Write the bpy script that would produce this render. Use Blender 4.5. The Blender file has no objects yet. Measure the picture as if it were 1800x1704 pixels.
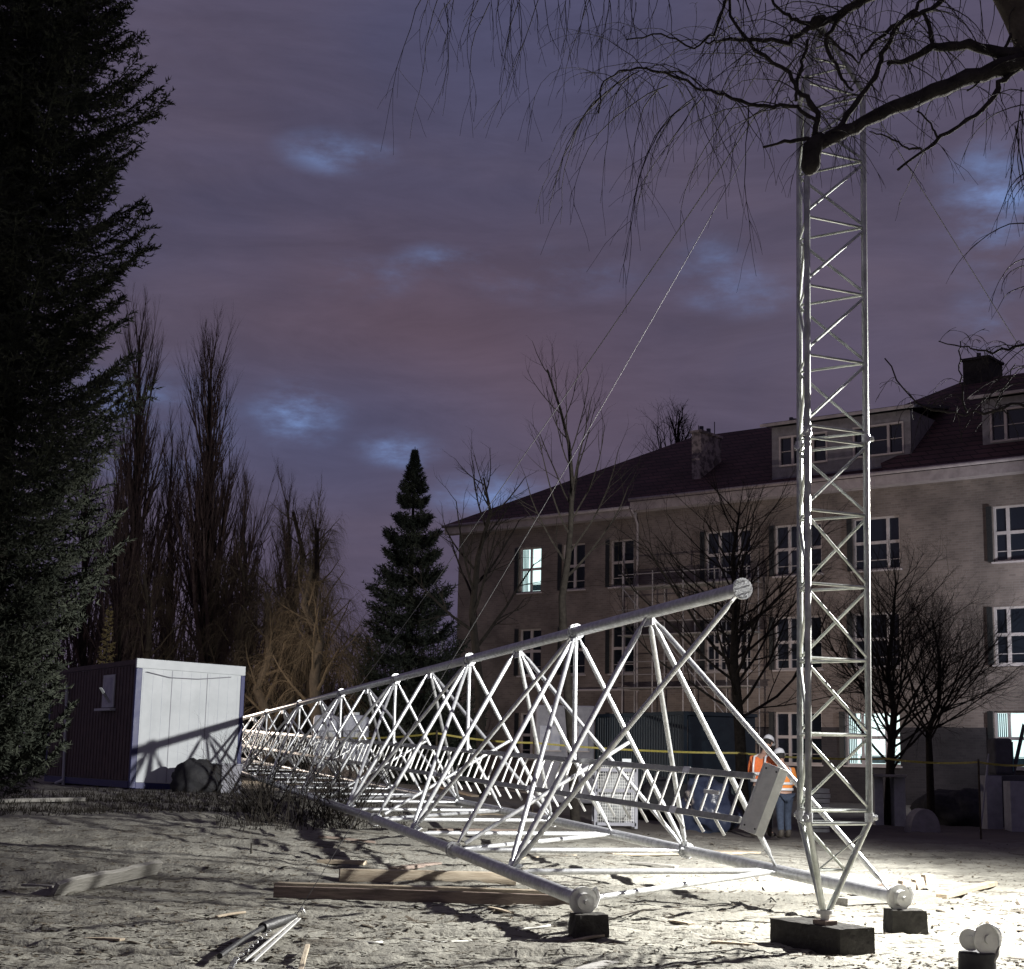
import bpy, bmesh, math, random
from mathutils import Vector, Matrix, noise
random.seed(7)
V = Vector
sc = bpy.context.scene
COL = sc.collection
# ------------------------------------------------------------------ camera
F = 2700.0
PITCH = math.atan(483 / F)
ROLL = 0.02
CAM = V((0, 0, 1.4))
fwd = V((0, math.cos(PITCH), math.sin(PITCH)))
R0 = V((1, 0, 0)); U0 = V((0, -math.sin(PITCH), math.cos(PITCH)))
rc = R0 * math.cos(ROLL) + U0 * math.sin(ROLL)
uc = -R0 * math.sin(ROLL) + U0 * math.cos(ROLL)
cd = bpy.data.cameras.new('camera'); cam = bpy.data.objects.new('camera', cd); COL.objects.link(cam)
cd.sensor_width = 36; cd.sensor_fit = 'HORIZONTAL'; cd.lens = F / 1800 * 36
cd.clip_start = 0.1; cd.clip_end = 2000
m = Matrix((rc, uc, -fwd)).transposed().to_4x4(); m.translation = CAM
cam.matrix_world = m
sc.camera = cam

def ray(px, py):
    return fwd * F + rc * (px - 900) + uc * (852 - py)
def P(px, py, depth):
    d = ray(px, py); return CAM + d * (depth / d.y)
def sstep(a, b, x):
    t = min(1, max(0, (x - a) / (b - a))); return t * t * (3 - 2 * t)
def gz0(x, y):
    return 0.66 * sstep(14, 30, y) * sstep(5, -5, x) * (1 - .5 * sstep(40, 70, y)) + 0.10 * sstep(45, 52, y)
def G(px, py, lift=0.0):
    d = ray(px, py); t = 0.001
    prev = None
    s = 2.0
    while s < 400:
        p = CAM + d * (s / d.y)
        if p.z - lift <= gz0(p.x, p.y): break
        s *= 1.01
    lo, hi = s / 1.01, s
    for _ in range(20):
        mid = (lo + hi) / 2; p = CAM + d * (mid / d.y)
        if p.z - lift <= gz0(p.x, p.y): hi = mid
        else: lo = mid
    return CAM + d * (hi / d.y)

# ------------------------------------------------------------------ world: overcast night sky lit by the town
w = bpy.data.worlds.new('World'); sc.world = w; w.use_nodes = True
nt = w.node_tree; nt.nodes.clear()
def N(t, **k):
    n = nt.nodes.new(t)
    for a, b in k.items(): setattr(n, a, b)
    return n
LK = lambda a, b: nt.links.new(a, b)
out = N('ShaderNodeOutputWorld'); bg = N('ShaderNodeBackground'); LK(bg.outputs[0], out.inputs[0])
tc = N('ShaderNodeTexCoord')
def mixc(fac, a, b, mode='MIX'):
    n = N('ShaderNodeMix', data_type='RGBA', blend_type=mode)
    for i, v in ((0, fac), (6, a), (7, b)):
        if hasattr(v, 'is_linked'): LK(v, n.inputs[i])
        else: n.inputs[i].default_value = v if not isinstance(v, tuple) else (*v, 1)
    return n.outputs[2]
def mth(op, a, b=None, c=None, clamp=False):
    n = N('ShaderNodeMath', operation=op); n.use_clamp = clamp
    for i, v in enumerate((a, b, c)):
        if v is None: continue
        if hasattr(v, 'is_linked'): LK(v, n.inputs[i])
        else: n.inputs[i].default_value = v
    return n.outputs[0]
mp = N('ShaderNodeMapping'); LK(tc.outputs['Generated'], mp.inputs[0]); mp.inputs[3].default_value = (1.6, 1.0, 4.0)
n1 = N('ShaderNodeTexNoise'); LK(mp.outputs[0], n1.inputs[0]); n1.inputs['Scale'].default_value = 2.6; n1.inputs['Detail'].default_value = 5; n1.inputs['Distortion'].default_value = .3
n2 = N('ShaderNodeTexNoise'); LK(mp.outputs[0], n2.inputs[0]); n2.inputs['Scale'].default_value = 7; n2.inputs['Detail'].default_value = 6; n2.inputs['Roughness'].default_value = .62
f1 = N('ShaderNodeMapRange'); LK(n1.outputs[0], f1.inputs[0]); f1.inputs[1].default_value = .35; f1.inputs[2].default_value = .65
f2 = N('ShaderNodeMapRange'); LK(n2.outputs[0], f2.inputs[0]); f2.inputs[1].default_value = .38; f2.inputs[2].default_value = .68
n3 = N('ShaderNodeTexNoise'); mp3 = N('ShaderNodeMapping'); LK(tc.outputs['Generated'], mp3.inputs[0]); mp3.inputs[3].default_value = (1.5, 1.0, 6.5); mp3.inputs[2].default_value = (0, .12, 0); LK(mp3.outputs[0], n3.inputs[0]); n3.inputs['Scale'].default_value = 4.5; n3.inputs['Detail'].default_value = 9; n3.inputs['Roughness'].default_value = .68; n3.inputs['Distortion'].default_value = .5
f3 = N('ShaderNodeMapRange'); LK(n3.outputs[0], f3.inputs[0]); f3.inputs[1].default_value = .36; f3.inputs[2].default_value = .66; f3.inputs[3].default_value = .84; f3.inputs[4].default_value = 1.2
base = mixc(f1.outputs[0], (.074, .066, .115), (.100, .080, .122))
def dirn(px, py): return ray(px, py).normalized()
def blob(px, py, rx, soft=1.0):
    d = dirn(px, py)
    vs = N('ShaderNodeVectorMath', operation='SUBTRACT'); LK(tc.outputs['Generated'], vs.inputs[0]); vs.inputs[1].default_value = d
    sc_ = N('ShaderNodeVectorMath', operation='MULTIPLY'); LK(vs.outputs[0], sc_.inputs[0])
    r = rx / F; sc_.inputs[1].default_value = (1 / r, 1 / r, soft / r)
    ln = N('ShaderNodeVectorMath', operation='LENGTH'); LK(sc_.outputs[0], ln.inputs[0])
    mr = N('ShaderNodeMapRange', interpolation_type='SMOOTHSTEP'); LK(ln.outputs['Value'], mr.inputs[0])
    mr.inputs[1].default_value = 0; mr.inputs[2].default_value = 1; mr.inputs[3].default_value = 1; mr.inputs[4].default_value = 0
    return mr.outputs[0]
c = base
# reddish town glow low in the cloud, blue gaps of clear sky
c = mixc(mth('MULTIPLY', blob(760, 640, 620, 1.9), .7), c, (.118, .076, .100))
c = mixc(mth('MULTIPLY', blob(560, 760, 560, 2.6), .75), c, (.068, .076, .150))
c = mixc(mth('MULTIPLY', blob(900, 20, 560, 1.6), .6), c, (.066, .070, .140))
for (x, y, r, s, k) in ((525, 728, 95, 1.3, 1.0), (700, 790, 90, 2.3, .8), (600, 268, 120, 2.8, .45), (1250, 480, 90, 1.2, .35), (1330, 520, 110, 2.0, .28),
                     (1755, 370, 130, 1.0, .65), (780, 462, 110, 3, .4), (640, 490, 120, 2.6, .3), (870, 880, 130, 2, .6), (260, 740, 190, 1.6, .5), (960, 480, 200, 3.4, .3), (1760, 560, 100, 1.2, .3)):
    fac = mth('MULTIPLY', mth('MULTIPLY', blob(x, y, r * 1.15, s), k * 2.3), mth('POWER', f2.outputs[0], 1.9), clamp=True)
    c = mixc(fac, c, (.15, .215, .42))
sky = N('ShaderNodeTexSky', sky_type='NISHITA'); sky.sun_disc = False; sky.sun_elevation = math.radians(-2); sky.sun_rotation = math.radians(200)
c = mixc(.02, c, sky.outputs[0], 'ADD')
f3.inputs[3].default_value = .90; f3.inputs[4].default_value = 1.13
vs3 = N('ShaderNodeVectorMath', operation='SCALE'); LK(c, vs3.inputs[0]); LK(f3.outputs[0], vs3.inputs['Scale']); c = vs3.outputs[0]
LK(c, bg.inputs[0]); bg.inputs[1].default_value = 1.05
sc.view_settings.view_transform = 'Standard'; sc.view_settings.look = 'None'
sc.view_settings.exposure = 0; sc.view_settings.gamma = 1
sc.cycles.use_denoising = True
sc.cycles.max_bounces = 5
sc.cycles.sample_clamp_indirect = 4

# ------------------------------------------------------------------ floodlights of the site (fixtures built further down) plus added facade spots without one
LAMP1 = V((7.0, 15.0, 4.5)); LAMP2 = V((-9.3, 41.5, 3.3))
def spot(name, loc, az, el, power, size, blend, col, rad):
    l = bpy.data.lights.new(name, 'SPOT'); o = bpy.data.objects.new(name, l); COL.objects.link(o)
    d = V((math.cos(az) * math.cos(el), math.sin(az) * math.cos(el), math.sin(el)))
    o.location = loc; o.rotation_euler = d.to_track_quat('-Z', 'Y').to_euler()
    l.energy = power; l.spot_size = size; l.spot_blend = blend; l.color = col; l.shadow_soft_size = rad
    return o
rd = math.radians
spot('floodlight_beam', LAMP1 + V((-.25, -.1, 0)), rd(219), rd(-34), 14500, rd(122), 1.0, (1.0, .985, .94), .08)
spot('floodlight_beam', LAMP1 + V((-.1, .15, 0)), rd(108), rd(-52), 8000, rd(84), .9, (1.0, .985, .94), .08)
spot('floodlight_beam', LAMP1 + V((-.25, .1, 0)), rd(129), rd(-15), 15500, rd(80), .55, (1.0, .99, .96), .08)
spot('far_floodlight_beam', LAMP2 + V((0.1, .1, 0)), rd(10), rd(-20), 1500, rd(150), .3, (1.0, .84, .70), .12)
spot('wall_fill_beam', V((3.2, 49.6, 2.3)), rd(88), rd(18), 1300, rd(160), .5, (1.0, .86, .78), .12)  # added spot without a fixture, hidden behind the cabin to brighten the brick wall
spot('yard_fill_beam', V((19, 46, 5.5)), rd(150), rd(8), 2300, rd(120), .4, (.88, .90, 1.0), .15)  # added spot without a fixture, unseen at the right, brightening the facade

# ------------------------------------------------------------------ helpers
ROOTM = {}
class MB:
    def __init__(s): s.v = []; s.f = []
    def quad(s, a, b, c, d):
        n = len(s.v); s.v += [a, b, c, d]; s.f.append((n, n + 1, n + 2, n + 3))
    def tri(s, a, b, c):
        n = len(s.v); s.v += [a, b, c]; s.f.append((n, n + 1, n + 2))
    def box(s, c, h, ax=None):
        c = V(c); ax = ax or (V((1, 0, 0)), V((0, 1, 0)), V((0, 0, 1)))
        n = len(s.v)
        for k in (-1, 1):
            for j in (-1, 1):
                for i in (-1, 1):
                    s.v.append(c + ax[0] * h[0] * i + ax[1] * h[1] * j + ax[2] * h[2] * k)
        s.f += [tuple(n + q for q in f) for f in ((0, 2, 3, 1), (4, 5, 7, 6), (0, 1, 5, 4), (2, 6, 7, 3), (0, 4, 6, 2), (1, 3, 7, 5))]
    def path(s, pts, rad, n=6, cap=True):
        k0 = len(s.v); N_ = len(pts); pu = None
        for i, p in enumerate(pts):
            a = pts[max(0, i - 1)]; b = pts[min(N_ - 1, i + 1)]; d = (b - a)
            d = d.normalized() if d.length > 1e-9 else V((0, 0, 1))
            if pu is None:
                pu = d.orthogonal().normalized()
            u = (pu - d * pu.dot(d));
            u = u.normalized() if u.length > 1e-6 else d.orthogonal().normalized()
            pu = u; w_ = d.cross(u); r = rad[i] if isinstance(rad, (list, tuple)) else rad
            for j in range(n):
                t = 2 * math.pi * j / n
                s.v.append(p + u * (math.cos(t) * r) + w_ * (math.sin(t) * r))
        for i in range(N_ - 1):
            for j in range(n):
                a = k0 + i * n + j; b = k0 + i * n + (j + 1) % n
                s.f.append((a, b, b + n, a + n))
        if cap:
            s.f.append(tuple(k0 + j for j in reversed(range(n)))); s.f.append(tuple(k0 + (N_ - 1) * n + j for j in range(n)))
    def tube(s, a, b, r, n=8, r2=None):
        s.path([V(a), V(b)], [r, r if r2 is None else r2], n)
    def disc(s, c, ax, r, t, n=20):
        ax = V(ax).normalized(); s.path([V(c) - ax * t / 2, V(c) + ax * t / 2], r, n)
    def bar(s, a, b, hw, hh, up=V((0, 0, 1))):
        a = V(a); b = V(b); d = (b - a); L = d.length; d.normalize(); x = d.cross(up).normalized(); u = x.cross(d)
        s.box((a + b) / 2, (L / 2, hw, hh), (d, x, u))
def finish(name, mb, mat, M, parent=None, smooth=False, bevel=0):
    me = bpy.data.meshes.new(name); Mi = M.inverted()
    me.from_pydata([(Mi @ v)[:] for v in mb.v], [], mb.f); me.update()
    if smooth: me.shade_smooth() if smooth is True else me.set_sharp_from_angle(angle=smooth)
    if smooth and smooth is not True:
        for p in me.polygons: p.use_smooth = True
    o = bpy.data.objects.new(name, me); COL.objects.link(o); me.materials.append(mat)
    if parent is None: o.matrix_world = M
    else: o.parent = parent
    if bevel:
        b = o.modifiers.new('bevel', 'BEVEL'); b.width = bevel; b.segments = 2; b.limit_method = 'ANGLE'
    ROOTM[o.name] = M
    return o
SM = rd(40)
def part(name, mb, mat, parent, smooth=False, bevel=0, label=None):
    o = finish(name, mb, mat, ROOTM[parent.name], parent, smooth, bevel)
    if label: o['label'] = label
    return o
def tag(o, label, cat, group=None, kind=None):
    if label: o['label'] = label
    if cat: o['category'] = cat
    if group: o['group'] = group
    if kind: o['kind'] = kind
    return o
def thing(name, loc, label, cat, group=None, M=None):
    o = bpy.data.objects.new(name, None); COL.objects.link(o); o.empty_display_size = .2
    M = M or Matrix.Translation(V(loc)); o.matrix_world = M; ROOTM[o.name] = M
    return tag(o, label, cat, group)
def solo(name, mb, mat, label, cat, group=None, smooth=False, bevel=0):
    xs = [v.x for v in mb.v]; ys = [v.y for v in mb.v]; zs = [v.z for v in mb.v]
    M = Matrix.Translation(V(((min(xs) + max(xs)) / 2, (min(ys) + max(ys)) / 2, min(zs))))
    return tag(finish(name, mb, mat, M, None, smooth, bevel), label, cat, group)
def rnd(a, b): return random.uniform(a, b)
def rv(s=1.0): return V((rnd(-s, s), rnd(-s, s), rnd(-s, s)))

# ------------------------------------------------------------------ materials
def mat(name, c1, rough=.6, metal=0.0, c2=None, scale=8, stretch=(1, 1, 1), bump=0, bscale=None, lo=.35, hi=.65, emit=None, es=1, spec=.5, detail=5, trans=0):
    global nt
    mt = bpy.data.materials.new(name); mt.use_nodes = True; nt = mt.node_tree
    b = nt.nodes['Principled BSDF']; b.inputs['Roughness'].default_value = rough; b.inputs['Metallic'].default_value = metal
    b.inputs['Base Color'].default_value = (*c1, 1); b.inputs['Specular IOR Level'].default_value = spec
    if trans: b.inputs['Transmission Weight'].default_value = trans
    if emit:
        b.inputs['Emission Color'].default_value = (*emit, 1); b.inputs['Emission Strength'].default_value = es
    if c2 or bump:
        t = N('ShaderNodeTexCoord'); mp = N('ShaderNodeMapping'); LK(t.outputs['Object'], mp.inputs[0]); mp.inputs[3].default_value = stretch
        if c2:
            n = N('ShaderNodeTexNoise'); LK(mp.outputs[0], n.inputs[0]); n.inputs['Scale'].default_value = scale; n.inputs['Detail'].default_value = detail; n.inputs['Roughness'].default_value = .65
            mr = N('ShaderNodeMapRange'); LK(n.outputs[0], mr.inputs[0]); mr.inputs[1].default_value = lo; mr.inputs[2].default_value = hi
            LK(mixc(mr.outputs[0], c1, c2), b.inputs['Base Color'])
            if not emit:
                rr = N('ShaderNodeMapRange'); LK(n.outputs[0], rr.inputs[0]); rr.inputs[3].default_value = max(0.05, rough - .12); rr.inputs[4].default_value = min(1, rough + .12)
                LK(rr.outputs[0], b.inputs['Roughness'])
        if bump:
            n = N('ShaderNodeTexNoise'); LK(mp.outputs[0], n.inputs[0]); n.inputs['Scale'].default_value = bscale or scale * 3; n.inputs['Detail'].default_value = 6
            bp = N('ShaderNodeBump'); LK(n.outputs[0], bp.inputs['Height']); bp.inputs['Strength'].default_value = bump; bp.inputs['Distance'].default_value = .02
            LK(bp.outputs[0], b.inputs['Normal'])
    return mt
M_ = {}
M_['galv'] = mat('galvanised_steel', (.64, .65, .66), .40, .68, (.46, .47, .48), 14, bump=.12, bscale=60, lo=.40, hi=.60)
M_['galv_dull'] = mat('weathered_galvanised_steel', (.44, .44, .43), .55, .3, (.54, .54, .52), 14, bump=.15, bscale=50)
M_['alu'] = mat('brushed_aluminium', (.72, .73, .74), .34, .6, (.55, .56, .58), 12, (1, 1, 6))
M_['mast'] = mat('mast_steel', (.58, .60, .57), .36, .75, (.34, .36, .33), 7, bump=.1, bscale=50)
M_['ladder'] = mat('ladder_steel', (.16, .16, .16), .42, .5, (.26, .26, .26), 12)
M_['rung'] = mat('rung_steel', (.62, .62, .60), .45, .3, (.5, .5, .48), 12)
M_['conc'] = mat('concrete', (.34, .33, .31), .9, 0, (.22, .21, .20), 10, bump=.5, bscale=40)
M_['conc_shaded'] = mat('shade_darkened_concrete', (.055, .052, .048), .9, 0, (.03, .029, .027), 8, bump=.8, bscale=25, spec=.12)  # colour lowered to stand in for shade on the blocks' front faces
M_['rubber'] = mat('black_rubber', (.010, .010, .011), .45, 0, (.02, .02, .02), 20, bump=.3)
M_['wood'] = mat('pale_timber', (.42, .36, .27), .8, 0, (.26, .21, .15), 5, (1, 9, 9), bump=.3)
M_['wood_grey'] = mat('weathered_board', (.33, .32, .29), .85, 0, (.20, .19, .17), 5, (1, 10, 10), bump=.3)
M_['wood_brown'] = mat('old_brown_board', (.24, .19, .16), .85, 0, (.13, .105, .09), 5, (1, 9, 9), bump=.3, spec=.12)
M_['brickblock'] = mat('timber_block_end', (.40, .33, .26), .85, 0, (.28, .23, .18), 14, bump=.2)
M_['bark'] = mat('dark_bark', (.014, .012, .0105), .95, 0, (.030, .026, .022), 12, bump=.5, spec=.12)
M_['bark_brown'] = mat('brown_bark', (.06, .048, .036), .95, 0, (.035, .029, .023), 8, bump=.5, spec=.12)
M_['birch'] = mat('birch_bark', (.032, .029, .027), .95, 0, (.065, .058, .052), 9, bump=.6, spec=.12)
M_['poplar'] = mat('poplar_twigs', (.060, .044, .042), .95, 0, (.085, .058, .05), 3, spec=.12)
M_['willow'] = mat('willow_withies', (.085, .065, .043), .9, 0, (.05, .04, .028), 3, spec=.12)
M_['spruce'] = mat('spruce_needles', (.020, .024, .019), .9, 0, (.058, .064, .048), 3.5, spec=.08)
M_['spruce_far'] = mat('far_spruce_needles', (.015, .019, .016), .9, 0, (.034, .040, .030), 1.6, spec=.1)
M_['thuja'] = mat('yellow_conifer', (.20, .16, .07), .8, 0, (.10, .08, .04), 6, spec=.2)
M_['white'] = mat('white_sheet_metal', (.56, .59, .605), .5, 0, (.49, .52, .535), 1.6, bump=.12, bscale=3)
M_['navy'] = mat('navy_steel', (.02, .025, .11), .45, 0, (.03, .035, .13), 6)
M_['brownpanel'] = mat('brown_panel', (.10, .066, .058), .6, 0, (.06, .042, .04), 4)
M_['birchtrunk'] = mat('birch_trunk_bark', (.16, .14, .11), .95, 0, (.06, .05, .042), 6, bump=.7, spec=.12)
M_['glass'] = mat('dark_window_glass', (.012, .016, .022), .08, 0, spec=.8)
M_['lit'] = mat('lit_window_glass', (.5, .5, .5), .3, 0, (.4, .42, .4), 2, emit=(.74, 1.0, .98), es=1.25)
M_['frame'] = mat('white_window_frame', (.52, .47, .45), .6, 0, (.44, .40, .38), 5)
M_['side_strip'] = mat('dark_side_strip', (.012, .014, .015), .6, 0, (.02, .023, .023), 10)
M_['teal'] = mat('teal_frame', (.10, .22, .24), .55, 0, (.06, .14, .16), 8)
M_['gutter'] = mat('painted_eaves_board', (.40, .35, .34), .7, 0, (.28, .245, .24), 3)
M_['chim'] = mat('mottled_chimney_render', (.36, .31, .29), .9, 0, (.13, .11, .11), 3.4, lo=.45, hi=.55)
M_['slate'] = mat('grey_slate', (.07, .07, .085), .75, 0, (.045, .045, .055), 4)
M_['tape'] = mat('yellow_barrier_tape', (.34, .29, .06), .6, 0, (.25, .21, .05), 20)
M_['blue'] = mat('dark_blue_corrugated_steel', (.010, .022, .036), .5, 0, (.016, .034, .05), 5)
M_['cabin'] = mat('grey_cabin_panel', (.30, .30, .34), .6, 0, (.22, .22, .25), 5)
M_['ibc'] = mat('milky_plastic', (.55, .56, .60), .5, 0, (.36, .38, .46), 4)
M_['tarp'] = mat('dark_blue_tarpaulin', (.022, .028, .055), .32, 0, (.045, .055, .09), 5, bump=.9, bscale=6)
M_['dark'] = mat('dark_sheet', (.03, .03, .034), .7, 0, (.05, .05, .052), 8, bump=.3, spec=.12)
M_['orange'] = mat('orange_hivis_cloth', (.9, .24, .07), .8, 0, (.75, .17, .05), 14, bump=.3)
M_['orange2'] = mat('amber_hivis_cloth', (.85, .30, .06), .8, 0, (.68, .22, .045), 14, bump=.3)
M_['reflect'] = mat('reflective_band', (.75, .75, .75), .4, .1)
M_['denim'] = mat('denim', (.045, .062, .10), .9, 0, (.03, .04, .066), 22, bump=.3)
M_['helmet'] = mat('white_helmet', (.75, .76, .78), .3)
M_['skin'] = mat('skin', (.45, .28, .21), .6, 0, (.38, .23, .17), 20)
M_['boot'] = mat('boot_leather', (.05, .042, .035), .7)
M_['hair'] = mat('dark_hair', (.02, .017, .015), .8)
M_['cable'] = mat('steel_cable', (.13, .13, .135), .6, .3)
M_['pale_stone'] = mat('pale_slab', (.42, .43, .43), .85, 0, (.30, .31, .31), 6, bump=.3)
M_['film'] = mat('grey_plastic_film', (.26, .25, .26), .5, 0, (.18, .17, .18), 4, bump=.4)
M_['scaf'] = mat('scaffold_tube', (.36, .34, .33), .5, .2, (.27, .25, .24), 6)
M_['cord'] = mat('pale_plastic_offcut', (.6, .6, .56), .6)

def brick_mat(name, c1, c2, mortar, s=1.0):
    global nt
    mt = bpy.data.materials.new(name); mt.use_nodes = True; nt = mt.node_tree
    b = nt.nodes['Principled BSDF']; b.inputs['Roughness'].default_value = .9
    t = N('ShaderNodeTexCoord'); sep = N('ShaderNodeSeparateXYZ'); LK(t.outputs['Object'], sep.inputs[0])
    ad = mth('ADD', sep.outputs[0], sep.outputs[1])
    cb = N('ShaderNodeCombineXYZ'); LK(ad, cb.inputs[0]); LK(sep.outputs[2], cb.inputs[1])
    br = N('ShaderNodeTexBrick'); LK(cb.outputs[0], br.inputs[0]); br.inputs['Color1'].default_value = (*c1, 1); br.inputs['Color2'].default_value = (*c2, 1); br.inputs['Mortar'].default_value = (*mortar, 1)
    br.inputs['Scale'].default_value = s; br.inputs['Brick Width'].default_value = .25; br.inputs['Row Height'].default_value = .085; br.inputs['Mortar Size'].default_value = .009
    n = N('ShaderNodeTexNoise'); LK(t.outputs['Object'], n.inputs[0]); n.inputs['Scale'].default_value = .7; n.inputs['Detail'].default_value = 8
    mr = N('ShaderNodeMapRange'); LK(n.outputs[0], mr.inputs[0]); mr.inputs[1].default_value = .3; mr.inputs[2].default_value = .7; mr.inputs[3].default_value = .62; mr.inputs[4].default_value = 1.25
    vm = N('ShaderNodeVectorMath', operation='SCALE'); LK(br.outputs[0], vm.inputs[0]); LK(mr.outputs[0], vm.inputs['Scale'])
    LK(vm.outputs[0], b.inputs['Base Color'])
    bp = N('ShaderNodeBump'); LK(br.outputs['Fac'], bp.inputs['Height']); bp.invert = True; bp.inputs['Strength'].default_value = .5; bp.inputs['Distance'].default_value = .01
    LK(bp.outputs[0], b.inputs['Normal'])
    return mt
M_['brick'] = brick_mat('brown_brick', (.225, .185, .16), (.165, .135, .118), (.22, .195, .172))
M_['plinth'] = brick_mat('dark_plinth_brick', (.05, .043, .045), (.035, .03, .033), (.05, .045, .045))
M_['roof'] = brick_mat('dark_red_tiles', (.085, .042, .044), (.06, .030, .034), (.015, .009, .01), .38)

def ground_mat():
    global nt
    mt = bpy.data.materials.new('sandy_ground'); mt.use_nodes = True; nt = mt.node_tree
    b = nt.nodes['Principled BSDF']; b.inputs['Roughness'].default_value = .95; b.inputs['Specular IOR Level'].default_value = .15
    t = N('ShaderNodeTexCoord')
    def nz(scale, st, lo, hi, det=6, rot=0, ro=.6):
        mp = N('ShaderNodeMapping'); LK(t.outputs['Object'], mp.inputs[0]); mp.inputs[3].default_value = st; mp.inputs[2].default_value = (0, 0, rot)
        n = N('ShaderNodeTexNoise'); LK(mp.outputs[0], n.inputs[0]); n.inputs['Scale'].default_value = scale; n.inputs['Detail'].default_value = det; n.inputs['Roughness'].default_value = ro
        mr = N('ShaderNodeMapRange'); LK(n.outputs[0], mr.inputs[0]); mr.inputs[1].default_value = lo; mr.inputs[2].default_value = hi
        return mr.outputs[0], n.outputs[0]
    a, _ = nz(1.3, (1, 1, 1), .35, .65)
    c = mixc(a, (.29, .285, .25), (.17, .165, .145))
    fine, fr = nz(22, (1, .8, 1), .3, .7, 8)
    c = mixc(mth('MULTIPLY', fine, .35), c, (.20, .18, .145))
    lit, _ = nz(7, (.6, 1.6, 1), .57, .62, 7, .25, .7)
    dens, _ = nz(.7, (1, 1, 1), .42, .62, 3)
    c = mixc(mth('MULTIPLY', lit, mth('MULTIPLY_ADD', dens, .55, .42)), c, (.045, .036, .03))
    st, _ = nz(1.6, (.30, 2.6, 1), .60, .66, 6, -.06)
    c = mixc(mth('MULTIPLY', st, .75), c, (.06, .05, .04))
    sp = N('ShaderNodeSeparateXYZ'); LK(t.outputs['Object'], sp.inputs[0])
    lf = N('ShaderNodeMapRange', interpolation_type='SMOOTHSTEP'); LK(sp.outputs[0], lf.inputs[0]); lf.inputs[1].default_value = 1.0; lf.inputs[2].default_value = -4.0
    blotch, _ = nz(3.2, (.7, 1.6, 1), .40, .60, 8, .1, .75)
    c = mixc(mth('MULTIPLY', mth('MULTIPLY', lf.outputs[0], blotch), .38), c, (.075, .066, .052))  # darker brown blotches that strengthen towards the left
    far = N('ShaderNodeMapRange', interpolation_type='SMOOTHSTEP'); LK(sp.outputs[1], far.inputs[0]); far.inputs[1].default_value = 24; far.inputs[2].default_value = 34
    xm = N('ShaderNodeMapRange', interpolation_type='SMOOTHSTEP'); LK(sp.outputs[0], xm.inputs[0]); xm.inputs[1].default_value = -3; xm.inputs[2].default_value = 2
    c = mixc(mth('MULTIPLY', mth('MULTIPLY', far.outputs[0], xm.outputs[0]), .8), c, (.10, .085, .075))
    LK(c, b.inputs['Base Color'])
    bp = N('ShaderNodeBump'); LK(fr, bp.inputs['Height']); bp.inputs['Strength'].default_value = .8; bp.inputs['Distance'].default_value = .03
    LK(bp.outputs[0], b.inputs['Normal'])
    return mt
M_['ground'] = ground_mat()

# ------------------------------------------------------------------ ground
def gd(x, y):
    """relief: ruts, footprints, clods"""
    k = sstep(60, 25, y)
    v = noise.noise(V((x * .35, y * 1.3, 0))) * .045 + noise.noise(V((x * 1.1, y * 3.1, 3))) * .028
    v += noise.noise(V((x * 4.2, y * 5.5, 7))) * .026 + noise.noise(V((x * 11, y * 12, 5))) * .013
    r = noise.noise(V((x * .22, y * 1.7 + x * .12, 11)))
    v -= .05 * max(0, 1 - abs(r) * 9)
    return v * k * 1.1
def gz(x, y): return gz0(x, y) + gd(x, y)
gm = MB(); rows = []
y = 6.5
while y < 420:
    rows.append(y); y *= 1.0035 if y < 18 else (1.0055 if y < 30 else 1.03)
NX = 300
for y in rows:
    for i in range(NX + 1):
        s = (i / NX) * 2 - 1; x = s * (y * .42 + 1.5) if y < 60 else s * (y * .42 + 1.5) * (1 + (y - 60) / 40)
        gm.v.append(V((x, y, gz(x, y))))
for r in range(len(rows) - 1):
    for i in range(NX):
        a = r * (NX + 1) + i; gm.f.append((a, a + 1, a + NX + 2, a + NX + 1))
# skirt toward and behind the camera and out to the horizon (a wide low sheet)
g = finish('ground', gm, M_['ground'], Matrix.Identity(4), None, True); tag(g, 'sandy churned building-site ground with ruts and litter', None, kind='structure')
sk = MB()
for (x0, x1, y0, y1) in ((-700, 700, -200, 900),):
    n = 40
    for j in range(n + 1):
        for i in range(n + 1):
            x = x0 + (x1 - x0) * i / n; y = y0 + (y1 - y0) * j / n; sk.v.append(V((x, y, -.12)))
    for j in range(n):
        for i in range(n):
            a = j * (n + 1) + i; sk.f.append((a, a + 1, a + n + 2, a + n + 1))
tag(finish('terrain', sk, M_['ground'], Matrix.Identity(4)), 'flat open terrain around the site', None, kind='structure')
# litter on the ground: bark flakes, clods and twigs nobody could count
lm = MB()
for _ in range(9000):
    y = 9.5 * math.exp(rnd(0, 1) * 1.15); x = rnd(-1, 1) * y * .36
    if noise.noise(V((x * .5, y * .8, 20))) < rnd(-.5, .45): continue
    z = gz(x, y); L = rnd(.010, .035) * (1 if random.random() < .95 else 3); a = rnd(0, 6.3); wd = rnd(.25, .6) * min(L, .05)
    d = V((math.cos(a), math.sin(a), rnd(-.1, .3))) * L; s_ = V((-math.sin(a), math.cos(a), 0)) * wd; p = V((x, y, z + .004)); up = V((0, 0, rnd(.004, .012)))
    n = len(lm.v); lm.v += [p - d - s_, p + d - s_ * .6, p + d * .8 + s_, p - d * .7 + s_ * .8, p + up + d * rnd(-.3, .3)]
    lm.f += [(n, n + 1, n + 4), (n + 1, n + 2, n + 4), (n + 2, n + 3, n + 4), (n + 3, n, n + 4)]
M_['litter'] = mat('bark_litter', (.05, .040, .032), .95, 0, (.10, .085, .065), 30, spec=.12)
tag(finish('bark_litter', lm, M_['litter'], Matrix.Identity(4)), 'dark bark flakes, clods and leaf litter strewn on the sand', 'litter', kind='stuff')

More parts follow.
